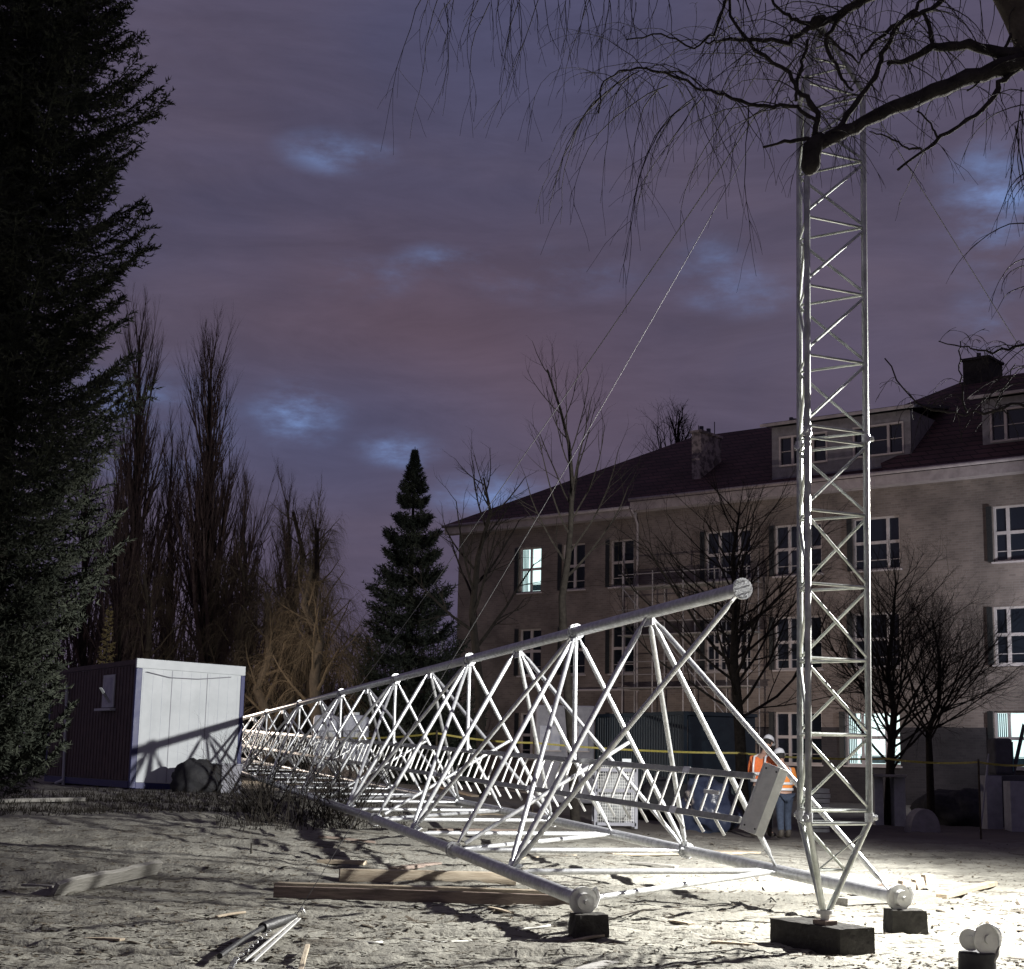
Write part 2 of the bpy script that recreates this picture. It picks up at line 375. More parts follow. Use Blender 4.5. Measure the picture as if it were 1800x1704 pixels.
sm_ = MB()
for _ in range(5200):
    y = 10.5 * math.exp(rnd(0, 1) * .75); x = rnd(-1, 1) * y * .36
    if x > 1.5 and random.random() < .6: continue
    a = rnd(-.9, .9) + (3.14 if random.random() < .5 else 0); L = rnd(.03, .14); z = gz(x, y); d = V((math.cos(a), math.sin(a), rnd(-.02, .12))) * L; w_ = V((-math.sin(a), math.cos(a), 0)) * rnd(.0015, .004); p = V((x, y, z + .004)); k_ = V((0, 0, .006))
    sm_.tri(p - w_, p + w_, p + d + k_); sm_.tri(p - w_ * .3, p + k_, p + d + k_)
M_['straw'] = mat('twig_scatter', (.055, .043, .033), .95, 0, (.13, .115, .09), 40, spec=.12)
tag(finish('twig_scatter', sm_, M_['straw'], Matrix.Identity(4)), 'thin twigs and straw scattered on the churned sand', 'twigs', kind='stuff')
def onz(p, h=0): return V((p.x, p.y, gz(p.x, p.y) + h))

# ------------------------------------------------------------------ fallen lattice tower
dv = V((-.315, .949, 0)).normalized(); ev = V((.949, .315, 0)).normalized()
SEC = 4.07
C0 = V((2.03, 13.40, 0)) 
def wd(t): return 2.95 - .235 * t
def topz(t): return 2.91 - .088 * t
def zo(t): return .075 * max(0, 1 - t / 2)
def node(k, t):
    c = C0 + dv * (SEC * t); W = wd(t); tz = topz(t); bz = tz - .866 * W - zo(t)
    if k == 'T': return V((c.x, c.y, tz)) 
    s = -1 if k == 'L' else 1
    return V((c.x, c.y, bz)) + ev * (s * W / 2)
tower = thing('fallen_lattice_tower', (C0.x, C0.y, 0), 'long tapering galvanised lattice tower lying on its side across the sand', 'lattice tower')
NS = 9; CR = .060; BR = .026
ax = (node('T', 1) - node('T', 0)).normalized()
def chord_ax(k): return (node(k, 1) - node(k, 0)).normalized()
for k in 'LRT':
    a = chord_ax(k)
    for i in range(NS):
        mb = MB(); r = CR * (1 - .03 * i); p0 = node(k, i) + a * .03; p1 = node(k, i + 1) - a * .03
        mb.path([p0, p1], r, 20); part('chord_tube', mb, M_['galv'] if k != 'L' or i > 0 else M_['galv'], tower, SM)
    for i in range(NS + 1):
        mb = MB(); p = node(k, i); r = .095 if i == 0 else .092 - .004 * i
        if i == 0:
            mb.disc(p - a * .012, a, r, .024, 32)
            if k == 'T':
                for q in range(8):
                    t = q * math.pi / 4 + .3; u = a.orthogonal().normalized(); w_ = a.cross(u)
                    mb.disc(p - a * .028 + (u * math.cos(t) + w_ * math.sin(t)) * r * .78, a, .008, .012, 6)
        else:
            mb.disc(p - a * .034, a, r, .016, 24); mb.disc(p + a * .034, a, r, .016, 24)
            for q in range(6):
                t = q * math.pi / 3; u = a.orthogonal().normalized(); w_ = a.cross(u)
                mb.path([p - a * .06 + (u * math.cos(t) + w_ * math.sin(t)) * r * .8, p + a * .06 + (u * math.cos(t) + w_ * math.sin(t)) * r * .8], .008, 6)
        part('flange', mb, M_['galv'], tower, SM)
braces = []
for i in range(NS):
    h = i + .5
    braces += [(i, 'L', h, 'T', i), (i, 'L', h, 'T', h), (i, 'L', h, 'T', i + 1)]
    braces += [(i, 'T', h, 'R', i), (i, 'T', h, 'R', h), (i, 'T', h, 'R', i + 1)]
    braces += [(i, 'L', h, 'R', h), (i, 'L', i, 'R', h)]
    if i > 0: braces += [(i, 'L', i, 'T', i), (i, 'T', i, 'R', i), (i, 'L', i, 'R', i)]
stuffb = MB(); nb = 0
for (i, k1, t1, k2, t2) in braces:
    a = node(k1, t1); b = node(k2, t2); d = (b - a).normalized(); a2 = a + d * .13; b2 = b - d * .13
    r = BR * (1 - .03 * i) * (1.12 if t1 == t2 else 1)
    mb = MB() if nb < 84 else stuffb
    mb.path([a2, a2 + d * .05, a2 + d * .09, b2 - d * .09, b2 - d * .05, b2], [r * .55, r * .62, r, r, r * .62, r * .55], 12)
    mb.bar(a + d * .055, a2 + d * .03, .026, .006); mb.bar(b - d * .055, b2 - d * .03, .026, .006)
    nb += 1
    if mb is not stuffb: part('brace_tube', mb, M_['galv'], tower, SM)
# diaphragm braces and hangers
for i in range(1, 7):
    a = node('L', i); b = (node('T', i) + node('R', i)) / 2; d = (b - a).normalized()
    mb = MB(); mb.path([a + d * .14, b - d * .03], .022, 10); part('brace_tube', mb, M_['galv'], tower, SM)
    T = node('T', i); lz = 1.31 + .10 * i
    mb = MB(); mb.path([T + V((0, 0, -.12)), V((T.x, T.y, max(lz, 0)))], .026, 12); mb.box(V((T.x, T.y, T.z - .13)), (.03, .012, .05)); part('ladder_hanger', mb, M_['galv'], tower, SM)
o = part('brace_tube', stuffb, M_['galv'], tower, SM); o['kind'] = 'stuff'
for i in range(NS):
    for k in 'LT':
        p = node(k, i + .5); c = V((node('L', i + .5) + node('R', i + .5) + node('T', i + .5))) / 3; inw = (c - p).normalized(); a = chord_ax(k)
        mb = MB(); mb.box(p + inw * .085, (.10, .008, .045), (a, a.cross(inw).normalized(), inw)); part('gusset_plate', mb, M_['galv'], tower, bevel=.004)
# ladder inside the tower
lad = MB()
def lu(t): c = C0 + dv * (SEC * t) + ev * .07; return V((c.x, c.y, 1.30 + .10 * t))
def ll(t): c = C0 + dv * (SEC * t) - ev * .07; return V((c.x, c.y, .935 + .10 * t))
rdir = (lu(0) - ll(0)).normalized(); ladx = (lu(1) - lu(0)).normalized(); lnorm = ladx.cross(rdir)
lad.bar(lu(-.02), lu(7.4), .012, .028, rdir)
ladder = part('ladder', lad, M_['ladder'], tower, bevel=.004)
lr = MB(); lr.bar(ll(-.02), ll(7.4), .012, .028, rdir); part('rail', lr, M_['ladder'], ladder, bevel=.004)
ns = int(7.3 * SEC / .30); far = MB()
for i in range(ns):
    t = .03 + i * .30 / SEC; mb = MB() if i < 95 else far
    mb.path([ll(t) + rdir * .02, lu(t) - rdir * .02], .0125, 8)
    if mb is not far: part('rung', mb, M_['rung'], ladder, SM)
if far.v: part('rung', far, M_['rung'], ladder, SM)['kind'] = 'stuff'
for i in range(int(7.0 * SEC / .42)):
    t = .10 + i * .42 / SEC; p = ll(t) - rdir * .02
    mb = MB(); mb.bar(p + V((0, 0, .01)) - ladx * .0, p + ev * .085 + V((0, 0, -.145)) - ladx * .03, .020, .012); part('standoff_bracket', mb, M_['rung'], ladder, bevel=.003)
for t in (.31, 1.31, 2.31):
    mb = MB(); mb.bar(lu(t) - ladx * .07 - lnorm * .016, lu(t) + ladx * .07 - lnorm * .016, .004, .032, rdir); mb.bar(ll(t) - ladx * .07 - lnorm * .016, ll(t) + ladx * .07 - lnorm * .016, .004, .032, rdir); part('splice_plate', mb, M_['alu'], ladder)
mb = MB(); mb.bar(P(1238, 1391, 13.6), P(1263, 1394, 13.5), .010, .018); part('rung_clamp', mb, M_['alu'], ladder)
# end cover plate (folded channel)
pc = [P(1345, 1338, 13.15), P(1374, 1353, 13.05), P(1334, 1472, 13.05), P(1296, 1454, 13.15)]
up_ = ((pc[0] + pc[1]) / 2 - (pc[2] + pc[3]) / 2); hL = up_.length / 2; up_.normalize(); sd = (pc[1] - pc[0]); sd = (sd - up_ * sd.dot(up_)); hW = .072; sd.normalize(); nn = sd.cross(up_).normalized(); cc = sum(pc, V()) / 4
mb = MB(); mb.box(cc, (hW, hL, .004), (sd, up_, nn)); 
s1 = (sd * .55 - nn * .83).normalized(); s2 = (-sd * .45 - nn * .9).normalized()
if nn.y > 0: nn = -nn
mb.box(cc + sd * (hW + .02) - nn * .028, (.038, hL, .004), ((sd - nn * 1.0).normalized(), up_, (sd + nn).normalized()))
mb.box(cc - sd * (hW + .02) - nn * .028, (.038, hL, .004), ((-sd - nn * 1.0).normalized(), up_, (sd - nn).normalized()))
plate = part('end_plate', mb, M_['galv_dull'], tower, bevel=.003, label='grey folded metal plate at the ladder end')
mb = MB()
for a_, b_ in ((.7, .85), (-.7, .85), (.7, -.85), (-.7, -.85)): mb.disc(cc + sd * hW * a_ + up_ * hL * b_ + nn * .006, nn, .008, .006, 8)
part('bolt', mb, M_['dark'], plate)
# hinge shoes at the two lower ends
for k, nm in (('L', 0), ('R', 1)):
    p = node(k, 0); a = chord_ax(k); mb = MB()
    q = p - a * .05
    mb.disc(q, a, .115, .035, 28); mb.disc(q - a * .05, a, .07, .06, 20); mb.disc(q - a * .09, a, .022, .04, 8)
    mb.path([q + ev * .10 + V((0, 0, -.05)), q + ev * .135 + V((0, 0, .03)), q + ev * .10 + V((0, 0, .10))], .022, 8)
    part('hinge_shoe', mb, M_['galv_dull'], tower, SM)

# blocks carrying the lower ends
def roughen(o, amp, cuts=7, seed=0):
    bm = bmesh.new(); bm.from_mesh(o.data); bmesh.ops.subdivide_edges(bm, edges=bm.edges[:], cuts=cuts, use_grid_fill=True)
    bm.normal_update()
    for v in bm.verts:
        k = noise.noise(v.co * 9 + V((seed, 0, 0))) + .6 * noise.noise(v.co * 24 + V((seed, 5, 0)))
        sharp = sum(1 for e in v.link_edges if e.calc_face_angle(0) > .5)
        v.co += v.normal * (k * amp - (amp * 1.6 * max(0, k) if sharp > 1 else 0))
    bm.to_mesh(o.data); bm.free(); o.modifiers.clear()
def lump(name, c, hx, hy, ztop, mt, label, cat, rz=0, group=None, bev=.04, taper=.9):
    mb = MB(); ca, sa = math.cos(rz), math.sin(rz)
    def pt(x, y, z): return V((c.x + x * ca - y * sa, c.y + x * sa + y * ca, z))
    z0 = min(gz(c.x, c.y), ztop) - .12
    for z, s in ((z0, 1.0), (ztop, taper)):
        for x, y in ((-hx, -hy), (hx, -hy), (hx, hy), (-hx, hy)): mb.v.append(pt(x * s, y * s, z))
    mb.f = [(3, 2, 1, 0), (4, 5, 6, 7), (0, 1, 5, 4), (1, 2, 6, 5), (2, 3, 7, 6), (3, 0, 4, 7)]
    o = solo(name, mb, mt, label, cat, group, False, bev); roughen(o, .012, 7, c.x); return o
bl = node('L', 0); br_ = node('R', 0)
lump('support_block', bl + ev * .03 - dv * .10, .15, .13, bl.z - .095, M_['conc_shaded'], 'round-edged shade-darkened concrete block under the near left end of the fallen tower', 'block', .2, 'blocks under the tower ends')
lump('support_block', br_ + ev * .03 - dv * .10, .17, .13, br_.z - .095, M_['conc_shaded'], 'squat shade-darkened block under the right end of the fallen tower beside timbers', 'block', .1, 'blocks under the tower ends')

# ------------------------------------------------------------------ upright gin pole mast
MBASE = P(1450, 1601, 12.2)
TH = rd(25.5); S = .58
P1 = P(1421, 1437, 12.0); zj = P1.z
p1 = V((P1.x, P1.y, 0)); p3 = p1 + V((math.cos(TH), math.sin(TH), 0)) * S; p2 = p1 + V((math.cos(TH + rd(60)), math.sin(TH + rd(60)), 0)) * S
mast = thing('upright_lattice_mast', (MBASE.x, MBASE.y, MBASE.z), 'tall slim triangular lattice mast standing upright on a pointed foot', 'mast')
legs = {'a': p1, 'b': p2, 'c': p3}
LR = .0255
lean = V((.012, .0, 0))
def mp_(k, h): q = legs[k]; return V((q.x, q.y, zj + h)) + lean * h
SECH = 3.02
cen = (p1 + p2 + p3) / 3
def leg_part(name, pts, r): mb = MB(); mb.path(pts, r, 16); return part(name, mb, M_['mast'], mast, SM)
for s_ in range(2):
    for k in 'abc':
        leg_part('leg', [mp_(k, s_ * SECH + .02), mp_(k, (s_ + 1) * SECH - .02)], LR)
        mb = MB(); q = mp_(k, (s_) * SECH); mb.disc(q + V((0, 0, 0)), V((0, 0, 1)), LR * 1.35, .07, 14)
        od = V((q.x, q.y, 0)) - V((cen.x, cen.y, 0)); od.normalize()
        mb.path([q + od * .0 + V((0, 0, .0)), q + od * .065], .016, 8); mb.disc(q + od * .05, od, .024, .018, 6)
        part('joint_bolt', mb, M_['galv'], mast, SM)
# panel bracing
pan = SECH / 5
def brace(a, b, r=.0125):
    mb = MB(); d = (b - a).normalized(); mb.path([a + d * .02, b - d * .02], r, 8); part('brace', mb, M_['mast'], mast, SM)
for s_ in range(2):
    for j in range(5):
        z0 = s_ * SECH + .05 + j * (SECH - .1) / 5; z1 = s_ * SECH + .05 + (j + 1) * (SECH - .1) / 5
        upd = (s_ == 1) or j == 4
        for (x, y_) in (('a', 'c'), ('b', 'c'), ('a', 'b')):
            brace(mp_(x, z0), mp_(y_, z0), .0115)
            if j == 4: brace(mp_(x, z1), mp_(y_, z1), .0115)
        if upd: brace(mp_('a', z0 + .05), mp_('c', z1 - .02)); brace(mp_('b', z1 - .02), mp_('c', z0 + .02))
        else: brace(mp_('a', z1 - .05), mp_('c', z0 + .02)); brace(mp_('b', z0 + .03), mp_('c', z1 - .02))
        if j % 2: brace(mp_('a', z0 + .03), mp_('b', z1 - .03))
        else: brace(mp_('a', z1 - .03), mp_('b', z0 + .03))
foot = MBASE + V((0, 0, .0))
for k in 'abc':
    a = mp_(k, -.03); od = (V((a.x, a.y, 0)) - V((cen.x, cen.y, 0))).normalized()
    leg_part('foot_leg', [a, foot + od * .03], [LR, LR * .9])
mid = {k: mp_(k, -.03).lerp(foot, .55) for k in 'abc'}
for x, y_ in (('a', 'c'), ('b', 'c'), ('a', 'b')):
    brace(mp_(x, -.05), mp_(y_, -.05), .012); brace(mid[x], mid[y_], .008); 
brace(mp_('a', -.08), mid['c'], .011); brace(mid['a'], mp_('c', -.08), .008); brace(mp_('b', -.06), mid['c'], .009)
tip = V((P(1440, 38, 12.15))); 
for k in 'abc': leg_part('tip_leg', [mp_(k, 2 * SECH), tip], [LR * .9, LR * .8])
for q in (.35, .68):
    for x, y_ in (('a', 'c'), ('b', 'c'), ('a', 'b')): brace(mp_(x, 2 * SECH).lerp(tip, q), mp_(y_, 2 * SECH).lerp(tip, q), .01)
mb = MB(); mb.disc(tip, V((0, 0, 1)), .07, .05, 12); mb.disc(tip + V((0, 0, -.09)), V((1, 0, 0)), .06, .05, 14); part('head_sheave', mb, M_['dark'], mast, SM)
mb = MB(); mb.disc(foot + V((0, 0, -.01)), V((0, 0, 1)), .065, .03, 16); mb.disc(foot + V((0, 0, -.045)), V((0, 0, 1)), .035, .05, 12); part('foot_plate', mb, M_['galv_dull'], mast, SM)
# concrete beam under it + wood pad
d_ = V((2.56 - 2.10, 11.85 - 12.7, 0)); L = .70; d_.normalize(); side = V((-d_.y, d_.x, 0))
cen2 = V((2.33, 12.275, 0)) + side * .16; z1 = MBASE.z - .105
mb = MB(); mb.box(V((cen2.x, cen2.y, (z1 - .15) / 2)), (.42, .17, (z1 + .15) / 2), (d_, side, V((0, 0, 1))))
o = solo('footing_block', mb, M_['conc_shaded'], 'long rough concrete block under the foot of the upright mast', 'block'); roughen(o, .011, 14)
mb = MB(); mb.box(V((MBASE.x, MBASE.y, z1 + .018)), (.075, .06, .018), (d_, side, V((0, 0, 1))))
solo('packing_piece', mb, M_['wood_brown'], 'small dark packing piece between mast foot and concrete block', 'packing', bevel=.004)

# ------------------------------------------------------------------ guy cables
def cable(name, a, b, sag, r, label, n=24, group=None, mt='cable'):
    mb = MB(); pts = []
    for i in range(n + 1):
        t = i / n; p = a.lerp(b, t); p = p + V((0, 0, -sag * 4 * t * (1 - t))); pts.append(p)
    mb.path(pts, r, 6); return solo(name, mb, M_[mt], label, 'cable', group, True)
anch = G(520, 1610, .16)
cable('guy_cable', tip, anch, .12, .0030, 'bright steel guy cable from the mast tip down to the chain hoist at lower left')
cable('guy_cable', tip, onz(P(505, 1243, 42)), .25, .0052, 'thin dark guy cable running behind the fallen tower to the left')
cable('guy_cable', tip, onz(P(2380, 1500, 25)), .15, .0040, 'faint guy cable from the mast tip down to the right')
# chain hoist
hst = thing('chain_hoist', onz(G(440, 1660)), 'black lever chain hoist with straps lying on the sand at lower left', 'hoist')
h0 = anch; h1 = onz(G(460, 1660), .12); h2 = onz(G(385, 1702), .07)
mb = MB(); mb.path([h0, h0.lerp(h1, .2), h0.lerp(h1, .5), h1], [.018, .03, .042, .04], 10); part('hoist_body', mb, M_['rubber'], hst, SM)
mb = MB(); mb.path([h0 + V((.02, 0, .03)), h0 + V((.05, 0, .06)), h0 + V((.07, 0, .02))], .009, 8); part('hook', mb, M_['alu'], hst, True)
mb = MB(); mb.bar(h0 + V((.03, 0, -.02)), onz(G(445, 1690), .04), .012, .005); part('steel_strap', mb, M_['galv_dull'], hst, bevel=.002)
mb = MB(); mb.bar(h0 + V((.0, .05, -.02)), onz(G(430, 1688), .05), .009, .005); part('steel_strap', mb, M_['galv_dull'], hst, bevel=.002)
mb = MB(); mb.path([h1, h1.lerp(h2, .5) + V((0, 0, .01)), h2], [.022, .016, .02], 8); part('lever', mb, M_['rubber'], hst, SM)
ch = MB(); pth = [h1 + V((.05, -.02, -.02)), h2 + V((.12, -.05, -.01)), onz(G(400, 1712), .02)]
for i in range(14):
    t = i / 14 * 2; q = pth[int(t)].lerp(pth[min(2, int(t) + 1)], t - int(t)); ring = []
    for j in range(9):
        an = j / 8 * 2 * math.pi; ring.append(q + V((math.cos(an) * .017, math.sin(an) * .008 * (i % 2), math.sin(an) * .010 + .0)))
    ch.path(ring, .0035, 5)
part('chain', ch, M_['galv'], hst, True)

# ------------------------------------------------------------------ bottom right pulley on a post
pb = G(1722, 1715); pb = onz(pb)
pul = thing('snatch_block', (pb.x, pb.y, 0), 'grey pulley block with bright rim on a black stump at the lower right edge', 'pulley')
stz = P(1720, 1675, pb.y).z
mb = MB(); mb.path([V((pb.x, pb.y + .05, gz(pb.x, pb.y) - .1)), V((pb.x, pb.y + .05, stz))], [.135, .125], 14); part('stump', mb, M_['dark'], pul, SM, .01)
pcn = P(1735, 1652, pb.y); an = V((.35, -.93, .08)).normalized()
mb = MB(); mb.disc(pcn, an, .108, .016, 30); mb.disc(pcn - an * .012, an, .085, .03, 24); mb.disc(pcn + an * .012, an, .03, .02, 12); part('sheave', mb, M_['galv_dull'], pul, SM)
mb = MB(); u = an.orthogonal().normalized(); w_ = an.cross(u)
arc = [pcn + an * .012 + (V((0, 0, 1)) * math.sin(t) + V((.93, .35, 0)) * math.cos(t)) * .100 for t in [rd(x) for x in range(70, -31, -12)]]
mb.path(arc, [.006, .012, .016, .018, .018, .016, .014, .012, .010][:len(arc)], 8); part('cheek_strap', mb, M_['alu'], pul, True)
p2c = P(1706, 1652, pb.y + .06); mb = MB(); mb.disc(p2c, V((-.5, -.86, 0)), .075, .03, 24); mb.disc(p2c + V((-.01, -.02, 0)), V((-.5, -.86, 0)), .03, .03, 12); part('sheave', mb, M_['galv_dull'], pul, SM)
mb = MB(); mb.path([pcn + V((.09, .03, -.05)), P(1752, 1680, pb.y), P(1738, 1704, pb.y - .05), onz(G(1730, 1712), .0)], .014, 8); part('rope_tail', mb, M_['wood_grey'], pul, True)

# ------------------------------------------------------------------ timbers and boards lying about
def plank(pa, pb_, w_, t_, mt, label, name='timber_plank', group=None, cat='plank', lift=(0, 0), roll=0, ragged=0):
    a = onz(pa, t_ / 2 + lift[0]); b = onz(pb_, t_ / 2 + lift[1]); d = (b - a).normalized(); x = d.cross(V((0, 0, 1))).normalized(); u = x.cross(d)
    if roll: q = Matrix.Rotation(roll, 3, d); x = q @ x; u = q @ u
    n = 10; mb = MB(); L = (b - a).length
    for i in range(n + 1):
        c_ = a.lerp(b, i / n) + u * (math.sin(i / n * math.pi) * .004); e = ragged * noise.noise(V((i * .9, L, 1))); 
        for sx, sy in ((-1, -1), (1, -1), (1, 1), (-1, 1)): mb.v.append(c_ + x * sx * (w_ / 2 + e * (sx > 0)) + u * sy * t_ / 2)
    for i in range(n):
        for j in range(4): k = i * 4 + j; k2 = i * 4 + (j + 1) % 4; mb.f.append((k, k2, k2 + 4, k + 4))
    mb.f.append((3, 2, 1, 0)); k = n * 4; mb.f.append((k, k + 1, k + 2, k + 3))
    # local frame along the plank so the grain runs lengthwise
    Mx = Matrix((d, x, u)).transposed().to_4x4(); Mx.translation = (a + b) / 2 - u * t_ / 2
    o = finish(name, mb, M_[mt], Mx, None, False, .004); return tag(o, label, cat, group)
plank(G(95, 1573), G(278, 1546), .16, .05, 'wood_grey', 'short wide pale board with broken edge tilted up on the sand at far left', lift=(.05, .07), roll=-1.0, ragged=.04)
plank(G(40, 1560), G(95, 1563), .08, .03, 'wood_grey', 'small pale stick poking out under the left broken board', 'wood_offcut', cat='offcut')
plank(G(560, 1514), G(642, 1520), .13, .05, 'wood', 'short pale plank behind the squared beam', lift=(.0, .0))
plank(G(596, 1548), G(905, 1552), .15, .13, 'wood', 'thick squared pale beam with shadow stripes near the middle', 'timber_beam', cat='beam')
plank(G(596, 1543), G(540, 1543), .10, .03, 'wood_grey', 'flat weathered end board left of the squared beam', 'wood_offcut', cat='offcut')
plank(G(482, 1576), G(1010, 1597), .07, .11, 'wood_brown', 'long brown plank set on edge, running under the near tower end', lift=(.02, .03))
plank(G(485, 1563), G(985, 1583), .16, .05, 'wood', 'long pale board lying flat behind the brown plank', 'batten', cat='board', lift=(.03, .04))
plank(G(1060, 1500), G(1320, 1503), .42, .04, 'wood', 'wide bright board lying under the tower braces at centre right')
plank(G(760, 1462), G(905, 1458), .18, .04, 'wood_brown', 'reddish board half hidden beneath the ladder')
plank(G(700, 1440), G(960, 1432), .16, .05, 'wood', 'pale board lying across the tower floor in the middle')
plank(G(745, 1378), G(835, 1402), .2, .05, 'wood', 'far pale board slanting by the worksite edge')
plank(G(780, 1690), G(905, 1712), .16, .03, 'wood_grey', 'grey plank cut off by the bottom edge of the picture')
plank(G(505, 1689), G(345, 1716), .55, .03, 'wood_grey', 'broad grey panel at the bottom edge beside the chain hoist', 'hardboard_piece', cat='board')
plank(G(1250, 1660), G(1332, 1664), .05, .02, 'wood', 'thin pale stick left of the shade-darkened concrete block', 'stick', cat='stick')
plank(G(1020, 1704), G(1075, 1690), .12, .02, 'conc', 'pale stone slab corner at the bottom edge', 'stone_slab', cat='slab')
plank(G(528, 1710), G(540, 1672), .035, .025, 'wood', 'small upright peg at the bottom beside the grey panel', 'wood_peg', cat='peg', lift=(0, .05))
plank(G(905, 1508), G(1068, 1496), .10, .03, 'wood', 'narrow pale lath lying under the middle of the tower', 'lath', cat='lath')
plank(G(1110, 1520), G(1190, 1528), .12, .03, 'wood_grey', 'short grey offcut under the right bottom chord', 'wood_offcut', cat='offcut')
plank(G(690, 1530), G(770, 1521), .12, .04, 'wood_brown', 'dark short board behind the squared beam', 'wood_offcut', cat='offcut')
plank(G(760, 1418), G(880, 1424), .10, .04, 'wood_grey', 'thin grey board far under the ladder', 'wood_offcut', cat='offcut')
plank(G(560, 1470), G(660, 1476), .09, .03, 'wood_brown', 'dark weathered stick of timber near the bush', 'wood_offcut', cat='offcut')
# stack under the right end
r0 = node('R', 0)
plank(G(1478, 1598), G(1556, 1586), .15, .07, 'wood_grey', 'olive grey timber left of the right support block', 'timber_baulk', cat='timber')
plank(G(1497, 1582), G(1545, 1572), .14, .055, 'wood_brown', 'brown timber lying on top of the olive timber', 'timber_baulk', cat='timber', lift=(.075, .075))
plank(G(1528, 1580), G(1551, 1562), .08, .03, 'white', 'small pale blue offcut beside the hinge shoe', 'wood_offcut', cat='offcut', lift=(.09, .09))
plank(G(1585, 1578), G(1628, 1572), .14, .07, 'wood_grey', 'lower timber right of the tower end', 'timber_baulk', cat='timber')
for i_, (xa, ya, xb, yb, wl) in enumerate(((1000, 1655, 1060, 1650, 'near the lower centre edge'), (1180, 1625, 1215, 1632, 'between the two support blocks'), (380, 1610, 430, 1606, 'above the chain hoist'), (150, 1650, 215, 1655, 'in the lower left sand'), (1580, 1640, 1625, 1634, 'below the right end blocks'), (860, 1600, 900, 1606, 'beside the near support block shadow'))):
    plank(G(xa, ya), G(xb, yb), rnd(.04, .08), .018, 'wood', 'small pale wood scrap lying ' + wl, 'wood_scrap', 'pale wood scraps on the sand', 'scrap')
for (x0, x1, yy, l) in ((1582, 1606, 1573, 'leftmost'), (1608, 1622, 1570, 'middle'), (1624, 1638, 1568, 'rightmost')):
    plank(G(x0, yy), G(x1, yy), .11, .12, 'brickblock', l + ' of three sawn timber blocks stacked right of the tower end', 'timber_block', 'sawn timber blocks right of the tower end', 'block', lift=(.073, .073))
plank(G(1655, 1580), G(1745, 1560), .12, .05, 'wood', 'long bright plank lying right of the timber blocks')
plank(G(1592, 1590), G(1662, 1577), .10, .02, 'wood', 'thin pale lath in front of the timber blocks', 'lath', cat='lath')
mb = MB(); mb.path([onz(G(*q), .012) for q in ((895, 1643), (915, 1634), (940, 1634), (968, 1634))], .009, 6); solo('plastic_offcut', mb, M_['cord'], 'bent white plastic strip left of the near support block', 'strip', smooth=True)
mb = MB(); mb.path([onz(G(*q), .012) for q in ((608, 1648), (632, 1658), (655, 1663), (672, 1661))], .008, 6); solo('plastic_offcut', mb, M_['cord'], 'thin curved white strip on the sand at lower centre', 'strip', smooth=True)
mb = MB(); mb.path([onz(G(*q), .012) for q in ((705, 1656), (760, 1655), (800, 1650), (830, 1649))], .006, 6); solo('plastic_offcut', mb, M_['cord'], 'long faint white cord on the sand below the brown plank', 'strip', smooth=True)
def onz_list(l, h=.012): return [onz(G(*q), h) for q in l]
for nm, pts_, lb in (('ground_stick', ((1200, 1600), (1130, 1605), (1070, 1622)), 'crooked dark branch lying on the sand right of the near support block'),
                     ('ground_stick', ((1330, 1544), (1345, 1565), (1365, 1590), (1350, 1605)), 'forked dark twig lying left of the mast foot'),
                     ('ground_stick', ((440, 1478), (441, 1500)), 'short dark stake standing in the left sand')):
    mb = MB(); q = onz_list(pts_) 
    if 'stake' in lb: q = [q[1], q[1] + V((0, 0, .13))]
    mb.path(q, [.012 - .003 * i for i in range(len(q))], 6); solo(nm, mb, M_['bark'], lb, 'stick', smooth=True)
# pale kerb board at far left
plank(G(-40, 1412), G(150, 1412), .25, .06, 'wood_grey', 'straight pale kerb board in the grass in front of the dark spruce', 'kerb_board', cat='kerb')

# ------------------------------------------------------------------ site container
A = P(227, 1383, 30.8); A.z = 0
axr = V((.845, .53, 0)).normalized(); axl = V((-.53, .845, 0)).normalized()
cz0 = P(238, 1386, 30.8).z; cz1 = P(242, 1157, 30.8).z
HC = cz1 - cz0; WC = 2.32; LC = 6.0; tl = -.025
cmx = Matrix((axr, axl, V((0, 0, 1)))).transposed().to_4x4(); cmx.translation = V((A.x, A.y, cz0))
cont = thing('site_container', None, 'white ended site container with navy corner posts and brown side, left of the tower', 'container', M=cmx)
def CL(x, y_, z): return cmx @ V((x, y_, z + x * tl))
def cbox(mb, x0, x1, y0, y1, z0, z1):
    n = len(mb.v)
    for z in (z0, z1):
        for (x, y_) in ((x0, y0), (x1, y0), (x1, y1), (x0, y1)): mb.v.append(CL(x, y_, z))
    mb.f += [tuple(n + q for q in f) for f in ((3, 2, 1, 0), (4, 5, 6, 7), (0, 1, 5, 4), (1, 2, 6, 5), (2, 3, 7, 6), (3, 0, 4, 7))]
mb = MB(); cbox(mb, .04, WC - .04, .02, LC - .02, .12, HC - .05); part('end_wall', mb, M_['white'], cont)
mb = MB(); cbox(mb, -.0, WC, -.004, .08, HC - .19, HC); part('roof_edge', mb, M_['white'], cont, bevel=.008)
mb = MB(); cbox(mb, 0, WC, .081, LC, HC - .12, HC - .02); part('roof', mb, M_['brownpanel'], cont)
mb = MB(); cbox(mb, .012, .035, .12, LC, .14, HC - .13)
for i in range(28): cbox(mb, .002, .0119, .2 + i * .205, .29 + i * .205, .15, HC - .14)
part('side_wall', mb, M_['brownpanel'], cont)
for (x0, x1, y0) in ((0, .13, 0), (WC - .09, WC, 0), (0, .12, LC - .12), (WC - .09, WC, LC - .12)):
    mb = MB(); cbox(mb, x0, x1, y0, y0 + .1, .0, HC - .195); part('corner_post', mb, M_['navy'], cont, bevel=.01)
mb = MB(); cbox(mb, .13, WC - .1, -.002, .06, 0.0, .115); cbox(mb, 0, .1, .12, LC - .13, 0, .13); part('floor_beam', mb, M_['navy'], cont)
